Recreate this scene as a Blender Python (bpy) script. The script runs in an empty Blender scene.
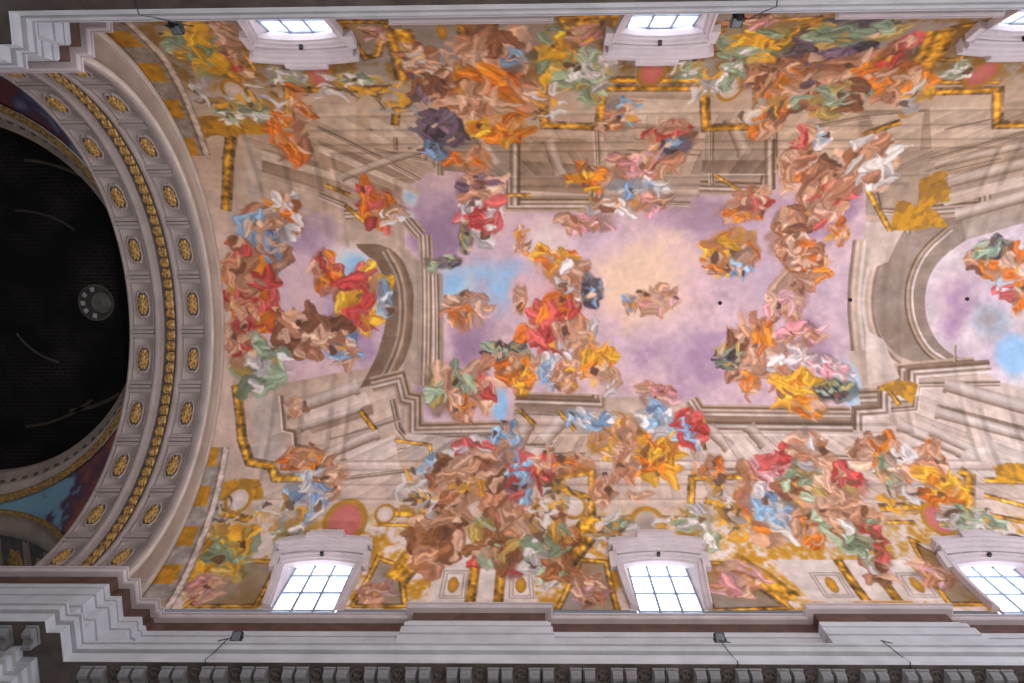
import bpy, math, random
import numpy as np
from mathutils import Vector, Matrix
C = bpy.context.scene.collection
PI = math.pi
H0 = 1.6                                   # eye height above the church floor; heights below are measured from it
# vault: half-ellipse in cross-section, A half span, B rise, HS springing; s = distance along the curve from the crown
A, B, HS, L = 8.9, 9.6, 20.8, 9.2
X0, X1 = -12.42, 22.6
PANE, AMB, AMBC, NAVE, END_FILL, EXPO, SATUR, PAINTGAIN, HAZE, MODPH, STIR, SIDE_FILL, COURSES = 2.6, .16, (214, 222, 240), 1900., 3200., .40, 1.12, .98, .06, -4.7, .5, 400., .7
BOT, TOP = ([6, 8.7, 10.3, 13.3], [-11.6, -11.41, -11.34, -11.11]), ([6, 7.7, 10.6, 13], [-11.6, -11.48, -11.2, -11.25])
PIERX = (-12.15, -12.82)
PAL={'ST':(180,156,138),'SD':(130,108,92),'SL':(216,200,192),'SG':(160,145,136),'BR':(104,82,64),'GO':(208,152,52),'GD':(146,108,52),'LI':(194,170,184),'LP':(214,182,186),'LD':(146,120,142),'BL':(150,190,224),'GL':(232,200,172),'WH':(226,214,208),'GY':(150,142,138),'DK':(70,56,48),'VI':(168,138,164),'PA':(200,178,165),'OR':(206,120,45),'RE':(186,104,98),'CR':(200,122,116)}
PAINT=[
('P','PA','ST',0.1,0.0,[(-10.4,-8.22),(-6.65,-8.62),(-3.4,-7.22),(-3.3,-4.17),(-3.47,4.25),(-4.12,6.78),(-7.46,7.62),(-10.13,7.62),(-11.94,3.38),(-11.97,-2.54)]),
('P','SL','PA',0.04,0.0,[(-7.3,-8.5),(-5.79,-8.34),(-6.17,-6.72),(-7.17,-7.63)]),
('P','ST','SD',0.04,0.0,[(-9.62,-6.49),(-7.28,-5.72),(-7.25,-4.86),(-9.88,-5.53)]),
('P','SL','SG',0.04,0.0,[(-10.14,-6.86),(-9.62,-6.49),(-10.18,-4.24),(-10.88,-4.42)]),
('P','SD','ST',0.1,0.0,[(-7.5,-6.82),(-3.99,-5.04),(-4.13,-3.54),(-8.01,-4.22)]),
('P','SL','PA',0.04,0.0,[(-5.44,-7.78),(-3.55,-7.49),(-3.68,-6.34),(-5.63,-6.71)]),
('P','SG','SD',0.1,0.0,[(-3.55,-7.44),(-0.39,-6.3),(-0.42,-3.94),(-3.32,-3.96)]),
('P','ST','SD',0.04,0.0,[(-0.56,-6.96),(2.67,-6.7),(2.83,-4.33),(-0.53,-4.58)]),
('P','SG','ST',0.08,0.0,[(2.51,-8.72),(6.04,-8.67),(6.32,-7.32),(8.3,-7.08),(9.06,-4.49),(2.63,-4.55)]),
('P','PA','SL',0.04,0.0,[(3.13,-8.58),(5.92,-8.44),(6.16,-7.19),(3.49,-7.49)]),
('P','PA','ST',0.04,0.0,[(2.13,-6.71),(4.05,-7.22),(6.93,-6.87),(6.85,-5.79),(4.23,-5.6)]),
('P','SG','ST',0.04,0.0,[(6.36,-7.1),(8.83,-7.07),(9.39,-4.7),(6.79,-4.51)]),
('P','ST','SG',0.1,0.0,[(11.5,-7.92),(13.69,-7.98),(17.4,-8.28),(20.08,-2.3),(17.07,-1.91),(12.89,-3.4)]),
('P','SL','PA',0.04,0.0,[(13.77,-8.15),(15.78,-8.17),(16.68,-6.54),(14.72,-6.13)]),
('P','ST','PA',0.08,0.0,[(12.31,-3.4),(16.72,-3.37),(15.96,0.16),(17.19,3.69),(13.37,4.3),(12.9,0.14)]),
('P','PA','SL',0.1,0.0,[(13.26,3.67),(20.32,3.7),(19.05,7.65),(16.19,7.44),(12.54,7.22)]),
('P','PA','ST',0.1,0.0,[(-1.07,4.25),(6.88,4.28),(6.48,7.64),(2.37,7.42),(-1.02,7.63)]),
('P','SL','PA',0.1,0.0,[(6.82,4.9),(13.07,4.92),(13.29,7.22),(6.54,7.21)]),
('P','SL','PA',0.1,0.0,[(-4.27,4.24),(-1.07,4.25),(-0.66,5.94),(-4.52,6.56)]),
('P','SL','SG',0.04,0.0,[(-11.21,4.14),(-10.14,3.97),(-9.61,5.92),(-8.76,6.77),(-10.22,6.85),(-10.86,5.49)]),
('P','PA','ST',0.1,0.0,[(-9.75,3.8),(-5.12,2.98),(-4.01,5.51),(-3.89,7.2),(-7.46,7.62),(-9.07,7.19)]),
('P','LI','LP',0.04,0.0,[(-4.68,-4.62),(-3.19,-5.68),(-0.6,-5.09),(-0.42,-3.85),(2.66,-3.82),(6.73,-3.49),(6.6,-4.51),(9.07,-4.4),(9.1,-5.55),(12.63,-5.52),(13.25,-2.77),(12.98,0.14),(12.91,5.13),(7.58,5.12),(6.49,4.15),(2.92,4.14),(-0.47,4.13),(-0.59,5.35),(-4.41,5.38),(-4.48,4.12),(-3.37,3.7),(-3.47,-0.87),(-4.82,-2.15)]),
('P','LI','LP',0.05,0.0,[(-10.41,-3.04),(-8.87,-3.28),(-7.02,-2.12),(-6.14,-2.07),(-5.65,-1.01),(-5.54,0.25),(-5.8,1.72),(-6.35,2.89),(-7.96,3.14),(-9.57,3.47),(-11.13,3.38),(-11.66,0.0)]),
('P','LI','WH',0.04,0.0,[(19.81,-3.22),(17.21,-2.32),(17.16,-2.27),(17.04,-2.17),(16.87,-2.01),(16.64,-1.81),(16.44,-1.59),(16.28,-1.35),(16.15,-1.11),(16.06,-0.85),(15.99,-0.57),(15.96,-0.27),(15.95,0.05),(15.97,0.39),(16.02,0.73),(16.1,1.06),(16.21,1.37),(16.36,1.69),(16.53,1.96),(16.73,2.18),(16.96,2.37),(17.23,2.52),(17.43,2.63),(17.56,2.7),(17.62,2.74),(18.78,3.57),(20.26,3.99)]),
('B','GL','LP',3.0,2.88,0.5,1.0,[(5.05,-0.44)]),
('B','GL','GL',1.68,1.91,0.4,0.7,[(4.76,-0.74)]),
('B','WH','LP',1.58,1.36,0.7,1.0,[(0.75,-2.44)]),
('B','WH','LP',1.91,1.7,0.7,0.8,[(1.95,2.38)]),
('B','LI','VI',2.62,1.7,0.8,1.0,[(9.14,-2.8)]),
('B','VI','LI',3.6,1.91,0.9,1.0,[(6.99,2.19)]),
('B','LD','VI',2.25,0.68,0.7,0.6,[(6.74,-3.45)]),
('B','BL','LI',1.8,1.6,0.6,1.0,[(-1.06,-0.56)]),
('B','BL','WH',0.88,1.27,0.4,1.0,[(-2.88,-0.37)]),
('B','LP','LI',1.68,1.36,0.8,1.0,[(-1.02,-3.09)]),
('B','VI','LI',1.6,1.7,0.7,1.0,[(-3.35,-3.54)]),
('B','LD','LI',1.04,1.19,0.7,1.0,[(-3.05,-3.24)]),
('B','LD','VI',1.12,1.44,0.5,1.0,[(-2.29,1.73)]),
('B','LP','LI',1.6,2.13,0.8,1.0,[(0.55,0.49)]),
('B','CR','LP',1.36,2.0,0.6,0.6,[(1.44,0.92)]),
('B','VI','LI',1.12,0.96,0.5,1.0,[(-3.48,4.04)]),
('B','BL','BL',0.4,0.93,0.2,1.0,[(-1.07,4.46)]),
('B','BL','WH',0.48,1.19,0.3,1.0,[(12.86,3.67)]),
('B','LD','VI',1.05,1.78,0.5,1.0,[(11.93,-3.41)]),
('B','LD','VI',1.2,1.44,0.6,0.7,[(11.0,2.0)]),
('B','LI','LP',1.6,2.12,0.8,1.0,[(9.77,-0.29)]),
('B','LD','VI',0.72,1.02,0.4,1.0,[(11.8,3.25)]),
('B','BL','WH',0.36,0.59,0.2,1.0,[(-4.44,-4.4)]),
('B','LD','VI',1.12,1.19,0.6,1.0,[(-3.8,-2.48)]),
('B','LP','LI',1.44,2.55,0.8,1.0,[(-9.2,0.02)]),
('B','LD','LI',1.44,1.1,0.6,0.7,[(-8.52,-2.94)]),
('B','BL','WH',1.04,0.94,0.4,1.0,[(-6.99,-1.57)]),
('B','VI','LI',1.6,1.7,0.7,1.0,[(-7.39,1.29)]),
('B','VI','LP',1.12,2.0,0.6,1.0,[(17.15,0.17)]),
('B','GY','BL',1.12,1.02,0.6,0.8,[(18.57,1.0)]),
('B','BL','WH',1.05,1.36,0.5,0.8,[(18.98,-1.06)]),
('B','BL','BL',0.97,1.1,0.4,0.9,[(19.51,2.45)]),
('P','SD','BR',0.04,0.0,[(-6.76,-2.33),(-6.69,-2.33),(-6.54,-2.33),(-6.33,-2.33),(-6.04,-2.33),(-5.77,-2.28),(-5.53,-2.18),(-5.31,-2.04),(-5.11,-1.84),(-4.95,-1.63),(-4.81,-1.38),(-4.7,-1.11),(-4.62,-0.82),(-4.57,-0.49),(-4.53,-0.13),(-4.52,0.25),(-4.53,0.67),(-4.56,1.08),(-4.62,1.48),(-4.7,1.87),(-4.81,2.25),(-4.94,2.57),(-5.09,2.84),(-5.26,3.06),(-5.46,3.23),(-5.67,3.37),(-5.89,3.49),(-6.12,3.58),(-6.36,3.64),(-6.54,3.68),(-6.65,3.72),(-6.71,3.73),(-6.64,3.56),(-6.6,3.47),(-6.52,3.3),(-6.39,3.03),(-6.22,2.67),(-6.07,2.29),(-5.94,1.87),(-5.82,1.43),(-5.73,0.96),(-5.67,0.51),(-5.65,0.08),(-5.67,-0.34),(-5.72,-0.73),(-5.82,-1.07),(-5.95,-1.37),(-6.14,-1.63),(-6.36,-1.84),(-6.53,-2.0),(-6.64,-2.11),(-6.7,-2.16)]),
('P','SG','ST',0.05,0.0,[(-5.09,-2.28),(-4.33,-1.55),(-3.35,-1.0),(-3.36,3.83),(-4.38,3.61),(-5.11,3.32),(-4.66,1.72),(-4.54,-0.38)]),
('L',['SG','BR','ST','SD'],0.41,[(-5.58,-2.07),(-5.55,-2.0),(-5.48,-1.87),(-5.39,-1.67),(-5.25,-1.41),(-5.14,-1.12),(-5.06,-0.82),(-5.0,-0.5),(-4.98,-0.17),(-4.97,0.18),(-4.97,0.55),(-5.0,0.93),(-5.04,1.33),(-5.11,1.71),(-5.21,2.07),(-5.33,2.42),(-5.47,2.74),(-5.58,2.99),(-5.65,3.15),(-5.68,3.23)]),
('P','SD','SG',0.04,0.0,[(16.8,-3.33),(16.7,-3.32),(16.5,-3.3),(16.19,-3.27),(15.78,-3.23),(15.42,-3.14),(15.1,-2.99),(14.82,-2.78),(14.59,-2.52),(14.39,-2.24),(14.23,-1.93),(14.11,-1.59),(14.02,-1.23),(13.96,-0.85),(13.93,-0.46),(13.92,-0.06),(13.94,0.36),(14.0,0.75),(14.08,1.13),(14.2,1.48),(14.35,1.81),(14.53,2.09),(14.74,2.32),(14.97,2.5),(15.24,2.62),(15.56,2.72),(15.94,2.78),(16.38,2.81),(16.88,2.82),(17.25,2.82),(17.49,2.82),(17.62,2.82),(17.62,2.74),(17.56,2.7),(17.43,2.63),(17.23,2.52),(16.96,2.37),(16.73,2.18),(16.53,1.96),(16.36,1.69),(16.21,1.37),(16.1,1.06),(16.02,0.73),(15.97,0.39),(15.95,0.05),(15.96,-0.27),(15.99,-0.57),(16.06,-0.85),(16.15,-1.11),(16.28,-1.35),(16.44,-1.59),(16.64,-1.81),(16.87,-2.01),(17.04,-2.17),(17.16,-2.27),(17.21,-2.32)]),
('L',['BR','ST','SD','SL'],0.36,[(16.48,-2.83),(16.42,-2.77),(16.32,-2.64),(16.16,-2.45),(15.94,-2.21),(15.75,-1.93),(15.6,-1.64),(15.48,-1.32),(15.39,-0.98),(15.33,-0.63),(15.3,-0.28),(15.31,0.08),(15.35,0.44),(15.41,0.79),(15.5,1.13),(15.62,1.45),(15.76,1.77),(15.91,2.03),(16.06,2.25),(16.23,2.42),(16.41,2.55),(16.54,2.64),(16.63,2.7),(16.68,2.73)]),
('L',['SL','ST','PA','SD'],0.48,[(14.62,-3.34),(14.58,-3.27),(14.5,-3.12),(14.37,-2.89),(14.19,-2.59),(14.04,-2.26),(13.92,-1.9),(13.83,-1.51),(13.77,-1.1),(13.72,-0.7),(13.7,-0.31),(13.69,0.07),(13.71,0.43),(13.75,0.8),(13.83,1.16),(13.93,1.52),(14.06,1.89),(14.21,2.2),(14.38,2.47),(14.57,2.7),(14.78,2.88),(14.94,3.01),(15.04,3.1),(15.09,3.14)]),
('L',['SD','PA','ST','SL'],0.56,[(13.09,-2.35),(13.1,-2.2),(13.12,-1.88),(13.13,-1.41),(13.13,-0.79),(13.14,-0.19),(13.16,0.38),(13.2,0.92),(13.25,1.44),(13.28,1.83),(13.29,2.09),(13.3,2.22)]),
('L',['ST','SD','SL','SD','PA','BR','ST'],0.56,[(-3.99,-2.69),(-4.09,3.61)]),
('L',['SL','SD','PA','BR','SG'],0.33,[(-3.63,-1.0),(-3.64,3.83)]),
('L',['SL','SD','PA','BR','SG'],0.33,[(-4.3,-6.35),(-3.15,-6.11),(-3.22,-5.25)]),
('L',['ST','SD','SL','SD','PA','BR','ST'],0.56,[(-7.06,-3.57),(-4.89,-3.68),(-4.19,-2.69)]),
('L',['SL','SD','PA','BR','SG'],0.33,[(-7.9,-4.43),(-7.0,-3.99)]),
('L',['ST','SD','SL','SD','PA','BR','ST'],0.67,[(-6.24,3.61),(-5.11,3.32),(-4.88,4.16),(-4.47,4.24),(-4.4,5.51),(-0.59,5.43)]),
('L',['SL','SD','PA','BR','SG'],0.33,[(-5.4,4.24),(-5.08,5.42),(-4.65,5.93),(-1.05,5.77)]),
('L',['ST','SD','SL','SD','PA','BR','ST'],0.65,[(-0.52,-4.92),(-0.54,-3.98),(2.66,-3.95),(2.74,-4.55)]),
('L',['SL','SD','PA','BR','SG'],0.28,[(-0.4,-5.43),(2.47,-5.32)]),
('L',['SL','SD','PA','BR','SG'],0.24,[(2.84,-4.12),(6.3,-3.92)]),
('L',['ST','SD','SL','SD','PA','BR','ST'],0.65,[(6.58,-4.68),(9.04,-4.57),(9.02,-5.25)]),
('L',['SL','SD','PA','BR','SG'],0.24,[(6.68,-5.28),(8.9,-5.25)]),
('L',['ST','SD','SL','SD','PA','BR','ST'],0.67,[(-0.47,4.25),(2.83,4.35),(2.84,4.06)]),
('L',['SL','SD','PA','BR','SG'],0.25,[(-0.47,4.76),(2.89,4.94)]),
('L',['ST','SD','SL','SD','PA','BR','ST'],0.65,[(6.56,4.28),(6.83,4.78),(12.69,4.88)]),
('L',['SL','SD','PA','BR','SG'],0.24,[(6.78,5.32),(12.79,5.38)]),
('L',['ST','SD','SL','SD','PA','BR','ST'],0.78,[(13.18,4.21),(14.96,4.14),(15.09,3.14),(17.88,2.9)]),
('L',['SL','SD','PA','BR','SG'],0.32,[(13.48,4.8),(15.26,4.64),(15.54,3.68),(18.76,3.65)]),
('L',['ST','SD','SL','SD','PA','BR','ST'],0.63,[(14.78,-2.67),(14.85,-3.51),(17.55,-3.74),(17.29,-4.5)]),
('L',['SL','SD','PA','BR','SG'],0.32,[(12.76,-5.3),(13.61,-3.6),(14.58,-3.51)]),
('L',['SL','SD','PA','BR','SG'],0.25,[(0.11,6.57),(2.23,6.57)]),
('L',['SL','SD','PA','BR','SG'],0.25,[(-0.47,6.19),(0.7,6.19)]),
('L',['SL','SD','PA','BR','SG'],0.32,[(10.05,6.59),(13.41,6.8)]),
('L',['SL','SD','PA','BR','SG'],0.24,[(-4.46,7.2),(-6.9,7.54)]),
('L',['SL','SD','PA','BR','SG'],0.2,[(6.73,7.21),(9.17,7.22)]),
('L',['SL','SD','PA','BR','SG'],0.25,[(9.71,-7.06),(11.64,-7.56),(13.77,-7.8)]),
('L',['SL','SD','PA','BR','SG'],0.24,[(14.82,-5.71),(16.97,-6.54),(18.11,-7.04)]),
('L',['SL','SD','PA','BR','SG'],0.23,[(15.24,-5.06),(17.37,-5.68)]),
('L',['SL','SD','PA','BR','SG'],0.24,[(-7.37,-7.36),(-3.99,-5.04)]),
('L',['SL','SD','PA','BR','SG'],0.25,[(-9.56,-6.32),(-7.09,-4.64)]),
('L',['SL','SD','PA','BR','SG'],0.2,[(-5.5,-6.36),(-3.72,-5.9)]),
('L',['SL','SD','PA','BR','SG'],0.24,[(2.46,-7.68),(2.68,-5.62)]),
('L',['SL','SD','PA','BR','SG'],0.23,[(6.59,-7.18),(7.02,-4.72)]),
('L',['SL','SD','PA','BR','SG'],0.24,[(8.83,-7.07),(9.29,-5.34)]),
('L',['SL','SD','PA','BR','SG'],0.24,[(-4.58,-7.68),(-4.77,-6.35)]),
('L',['SL','SD','PA','BR','SG'],0.2,[(-3.54,-7.58),(-3.72,-5.9)]),
('L',['PA','SD'],0.12,[(3.82,-6.69),(6.44,-6.66)]),
('L',['PA','SD'],0.12,[(3.43,-6.26),(6.38,-5.97)]),
('L',['PA','SD'],0.12,[(2.86,5.52),(6.32,5.95)]),
('L',['PA','SD'],0.12,[(2.83,6.15),(6.23,6.71)]),
('L',['PA','SD'],0.12,[(-3.77,6.14),(-1.82,6.36)]),
('L',['PA','SD'],0.12,[(-5.54,-7.25),(-3.61,-6.96)]),
('L',['PA','SD'],0.12,[(14.82,-7.0),(16.48,-7.5)]),
('L',['PA','SD'],0.12,[(17.16,2.03),(17.11,2.73)]),
('L',['PA','SD'],0.12,[(-7.71,5.92),(-5.03,5.08)]),
('L',['PA','SD'],0.12,[(-7.39,6.86),(-4.16,6.18)]),
('L',['PA','SD'],0.12,[(-9.19,6.55),(-7.53,7.2)]),
('P','SL','PA',0.04,0.0,[(-9.65,-6.41),(-7.34,-5.42),(-7.18,-5.03),(-9.77,-5.97)]),
('P','SD','ST',0.04,0.0,[(-9.77,-5.97),(-7.18,-5.03),(-7.28,-4.43),(-9.9,-5.44)]),
('P','SL','PA',0.04,0.0,[(-7.54,-6.65),(-4.04,-4.61),(-4.06,-4.35),(-7.61,-6.3)]),
('P','SL','PA',0.04,0.0,[(-7.31,-5.59),(-4.84,-4.19),(-4.96,-3.85),(-7.39,-5.16)]),
('P','SL','SG',0.04,0.0,[(-10.84,6.08),(-9.84,5.92),(-8.75,6.85),(-8.96,7.36),(-10.4,7.11)]),
('P','SL','PA',0.04,0.0,[(-9.07,4.57),(-6.46,3.9),(-6.27,4.41),(-8.75,5.24)]),
('P','SD','ST',0.04,0.0,[(-8.75,5.24),(-6.19,4.41),(-6.08,4.83),(-8.46,5.67)]),
('P','SL','PA',0.04,0.0,[(-7.07,6.35),(-5.17,5.76),(-4.85,7.2),(-6.74,7.37)]),
('P','SL','SG',0.04,0.0,[(-4.79,5.59),(-2.22,5.93),(-2.39,6.57),(-4.57,6.86)]),
('P','SL','PA',0.04,0.0,[(-0.08,6.19),(0.7,6.28),(0.68,7.21),(0.04,6.87)]),
('P','SL','PA',0.05,0.0,[(2.86,5.52),(6.35,5.7),(6.12,7.55),(2.74,7.55)]),
('P','PA','SG',0.04,0.0,[(2.74,6.36),(6.33,6.54),(6.28,6.88),(2.72,6.7)]),
('P','SL','PA',0.04,0.0,[(6.87,6.2),(10.13,6.21),(9.99,6.88),(6.75,7.05)]),
('P','SD','ST',0.04,0.0,[(6.82,4.95),(12.66,5.04),(12.69,5.3),(6.78,5.28)]),
('P','SL','PA',0.04,0.0,[(9.48,5.45),(12.96,5.46),(13.18,6.22),(9.76,6.12)]),
('P','SD','SG',0.04,0.0,[(-0.39,4.34),(2.91,4.43),(2.89,4.85),(-0.39,4.76)]),
('P','SD','SG',0.04,0.0,[(-0.4,-5.87),(2.6,-5.58),(2.64,-4.97),(-0.41,-5.09)]),
('P','SD','SG',0.04,0.0,[(6.48,-5.79),(8.83,-5.77),(8.96,-5.17),(6.57,-5.28)]),
('P','SL','PA',0.04,0.0,[(14.58,-6.48),(17.86,-7.48),(18.06,-7.13),(14.83,-6.05)]),
('P','SL','PA',0.04,0.0,[(15.72,-4.17),(19.05,-5.15),(19.24,-4.73),(16.03,-3.75)]),
('P','SD','ST',0.04,0.0,[(15.44,-5.02),(18.61,-6.09),(18.74,-5.83),(15.6,-4.76)]),
('P','SL','PA',0.04,0.0,[(14.56,6.05),(16.35,6.97),(16.13,7.39),(14.25,6.47)]),
('P','SD','ST',0.04,0.0,[(16.19,4.47),(19.85,5.56),(19.77,5.81),(16.06,4.72)]),
('P','SL','PA',0.04,0.0,[(13.18,-3.1),(14.8,-3.09),(14.33,-1.43),(13.59,-1.1)]),
('P','SL','PA',0.04,0.0,[(13.64,1.39),(14.35,1.81),(14.87,3.39),(13.58,3.63)]),
('P','SL','PA',0.04,0.0,[(-5.28,-7.69),(-3.73,-7.4),(-3.81,-6.78),(-5.5,-7.07)]),
('P','SG','SD',0.04,0.0,[(-3.13,-6.33),(-0.51,-5.96),(-0.52,-5.09),(-3.2,-5.46)]),
('P','PA','SG',0.04,0.0,[(2.72,-7.06),(4.07,-7.04),(3.47,-5.83),(2.81,-5.83)]),
('P','SL','PA',0.04,0.0,[(7.23,-7.89),(8.69,-7.6),(8.79,-6.81),(7.44,-7.0)]),
('P','SL','PA',0.04,0.0,[(11.95,-7.65),(13.73,-7.8),(14.29,-6.14),(12.85,-6.16)]),
('L',['SL','BR','SD'],0.21,[(-9.89,4.06),(-9.59,5.49),(-9.18,5.58),(-9.05,6.17),(-8.37,6.26)]),
('L',['SL','SD','SL','BR','SD'],0.54,[(12.87,5.55),(13.01,4.8),(14.04,4.72),(14.16,3.97),(15.27,3.89),(15.37,3.14),(18.47,2.91)]),
('L',['SD','SL','BR','SD'],0.49,[(6.78,5.28),(12.67,5.38)]),
('L',['SD','SL','BR','SD'],0.4,[(-0.43,4.26),(2.91,4.39)]),
('L',['BR','SL','SD'],0.4,[(-0.42,-3.94),(-0.38,-6.74)]),
('L',['BR','SL','SD'],0.4,[(9.25,-4.49),(8.77,-6.63)]),
('K','SL','SD',0.62,[(-9.65,4.73),(-6.8,3.65)]),
('K','SL','SD',0.56,[(-7.93,6.6),(-5.86,5.59)]),
('K','SL','SD',0.37,[(-8.97,5.41),(-6.58,4.57)]),
('K','SL','SD',0.6,[(-0.46,6.44),(0.0,5.26)]),
('K','SL','SD',0.62,[(0.66,5.94),(1.38,5.1)]),
('K','SL','SD',0.56,[(7.08,5.45),(7.82,6.29)]),
('K','SL','SD',0.54,[(8.64,5.37),(9.21,6.21)]),
('K','SL','SD',0.56,[(14.47,5.3),(16.6,6.47)]),
('K','SL','SD',0.64,[(16.57,3.64),(20.07,4.82)]),
('K','SL','SD',0.52,[(16.01,4.8),(19.71,5.98)]),
('K','SL','SD',0.48,[(15.64,5.55),(18.18,7.06)]),
('K','SL','SD',0.6,[(16.54,-3.33),(19.41,-4.31)]),
('K','SL','SD',0.6,[(15.82,-4.76),(18.82,-5.66)]),
('K','SL','SD',0.4,[(15.08,-5.49),(18.43,-6.44)]),
('K','SL','SD',0.48,[(7.12,-7.62),(8.01,-5.99)]),
('K','SL','SD',0.45,[(0.8,-6.73),(1.28,-5.2)]),
('K','SL','SD',0.44,[(-1.7,-6.98),(-1.14,-5.66)]),
('K','SL','SD',0.37,[(-7.01,-5.16),(-3.86,-6.34)]),
('P','SL','PA',0.04,0.0,[(16.74,6.39),(18.11,6.22),(17.75,7.23),(16.53,7.31)]),
('L',['SD','GO','GO','GD','SD'],0.44,[(-9.97,-8.44),(-11.03,-5.98),(-11.68,-3.82)]),
('L',['SD','GO','GO','GD','SD'],0.39,[(-7.82,-9.49),(-8.37,-7.37)]),
('L',['SD','GO','GO','GD','SD'],0.58,[(-11.76,-7.41),(-10.49,-7.67),(-10.19,-8.12)]),
('L',['SD','GO','GO','GD','SD'],0.41,[(-11.76,3.59),(-11.19,5.91),(-10.69,6.85),(-9.8,7.02),(-9.54,7.54),(-7.47,7.54)]),
('L',['SD','GO','GO','GD','SD'],0.33,[(-7.54,-9.11),(-4.44,-9.15)]),
('L',['SD','GO','GO','GD','SD'],0.32,[(-4.61,-7.46),(-4.47,-8.13),(-3.91,-8.22)]),
('L',['SD','GO','GO','GD','SD'],0.37,[(0.54,-9.45),(0.68,-7.39),(2.63,-7.28),(2.51,-9.42),(5.85,-9.37),(6.38,-7.19),(8.19,-7.25),(7.62,-9.34)]),
('L',['SD','GO','GO','GD','SD'],0.34,[(2.68,-9.04),(5.8,-9.0)]),
('L',['SD','GO','GO','GD','SD'],0.38,[(13.35,-8.7),(15.73,-8.76),(16.57,-7.19),(18.01,-7.22)]),
('L',['SD','GO','GO','GD','SD'],0.24,[(13.29,-9.16),(15.58,-9.12)]),
('L',['SD','GO','GO','GD','SD'],0.31,[(11.98,-6.81),(13.1,-7.37)]),
('L',['SD','GO','GO','GD','SD'],0.32,[(0.67,7.55),(2.46,7.29),(2.32,9.35),(4.05,9.26),(5.83,9.35),(6.19,7.55),(8.19,7.47)]),
('L',['SD','GO','GO','GD','SD'],0.24,[(0.3,7.55),(0.85,7.89),(2.5,8.4)]),
('L',['SD','GO','GO','GD','SD'],0.24,[(8.06,7.13),(8.15,7.64),(9.19,7.13)]),
('L',['SD','GO','GO','GD','SD'],0.32,[(6.52,8.49),(7.69,9.0)]),
('L',['SD','GO','GO','GD','SD'],0.41,[(-5.19,9.0),(-3.53,9.13)]),
('L',['SD','GO','GO','GD','SD'],0.19,[(-5.47,9.53),(-3.66,9.61)]),
('L',['SD','GO','GO','GD','SD'],0.43,[(16.26,7.23),(16.54,7.48),(15.54,9.78)]),
('L',['SD','GO','GO','GD','SD'],0.4,[(12.76,8.83),(14.41,8.75)]),
('L',['SD','GO','GO','GD','SD'],0.19,[(12.61,9.44),(13.77,9.44)]),
('L',['SD','GO','GO','GD','SD'],0.27,[(17.03,7.65),(19.01,7.73)]),
('L',['SD','GO','GO','GD','SD'],0.24,[(16.76,8.28),(18.43,8.92)]),
('L',['SD','GO','GO','GD','SD'],0.24,[(16.55,9.13),(18.09,9.56)]),
('L',['SD','GO','GO','GD','SD'],0.21,[(-0.27,4.67),(0.32,5.31)]),
('L',['SD','GO','GO','GD','SD'],0.21,[(1.31,4.76),(1.88,5.52)]),
('L',['SD','GO','GO','GD','SD'],0.16,[(6.78,5.28),(6.85,6.37)]),
('L',['SD','GO','GO','GD','SD'],0.24,[(14.24,3.68),(14.7,4.51)]),
('L',['SD','GO','GO','GD','SD'],0.24,[(12.94,-4.45),(14.18,-2.76)]),
('L',['SD','GO','GO','GD','SD'],0.16,[(-0.99,-4.37),(0.16,-4.36)]),
('L',['SD','GO','GO','GD','SD'],0.16,[(7.07,-5.14),(8.11,-4.5)]),
('L',['SD','GO','GO','GD','SD'],0.36,[(-12.16,8.48),(-11.25,9.0),(-10.05,9.35)]),
('L',['SD','GO','GO','GD','SD'],0.21,[(-7.0,-3.99),(-6.31,-3.26)]),
('L',['SD','GO','GO','GD','SD'],0.2,[(-7.63,-4.86),(-6.74,-4.42)]),
('L',['SD','GO','GO','GD','SD'],0.25,[(-6.65,4.66),(-5.98,5.5)]),
('L',['SD','GO','GO','GD','SD'],0.16,[(-5.16,5.93),(-3.77,6.14),(-3.65,6.86)]),
('P','GO','GD',0.05,0.15,[(-11.76,-7.87),(-9.56,-8.11),(-9.28,-7.65),(-9.42,-7.2),(-12.14,-6.88)]),
('P','GO','GD',0.05,0.15,[(14.75,-4.86),(15.53,-5.27),(16.15,-4.0),(15.15,-3.51)]),
('P','GO','GD',0.05,0.15,[(14.07,-4.02),(15.7,-3.59),(16.44,-2.95),(14.2,-2.68)]),
('P','GO','GD',0.05,0.15,[(17.64,7.02),(19.37,6.9),(19.05,7.65),(17.51,7.82)]),
('P','GO','GD',0.05,0.15,[(13.87,3.8),(14.86,3.47),(15.62,3.68),(15.11,4.39)]),
('P','GO','GD',0.05,0.15,[(-12.23,7.62),(-10.13,7.62),(-9.86,8.4),(-11.98,8.48)]),
('P','WH','SL',0.03,0.0,[(-3.14,13.15),(0.26,13.14),(0.15,11.03),(-3.19,11.04)]),
('P','WH','SL',0.03,0.0,[(8.91,13.01),(13.13,13.0),(12.7,11.1),(8.25,11.11)]),
('P','SG','GY',0.03,0.0,[(-3.58,-12.68),(0.57,-12.57),(0.47,-10.33),(-3.59,-10.4)]),
('P','SG','GY',0.03,0.0,[(9.32,-12.23),(12.57,-12.15),(12.78,-10.44),(9.76,-10.5)]),
('L',['GD','GO','GD'],0.36,[(-1.82,13.1),(-1.75,11.13)]),
('L',['GD','GO','GD'],0.34,[(-0.93,13.1),(-0.87,11.12)]),
('L',['GD','GO','GD'],0.34,[(10.61,12.96),(10.46,11.11)]),
('L',['GD','GO','GD'],0.35,[(11.6,12.96),(11.53,11.1)]),
('L',['GD','GO','GD'],0.37,[(-1.82,-12.51),(-1.87,-10.47)]),
('L',['GD','GO','GD'],0.36,[(-0.95,-12.49),(-0.99,-10.45)]),
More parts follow.
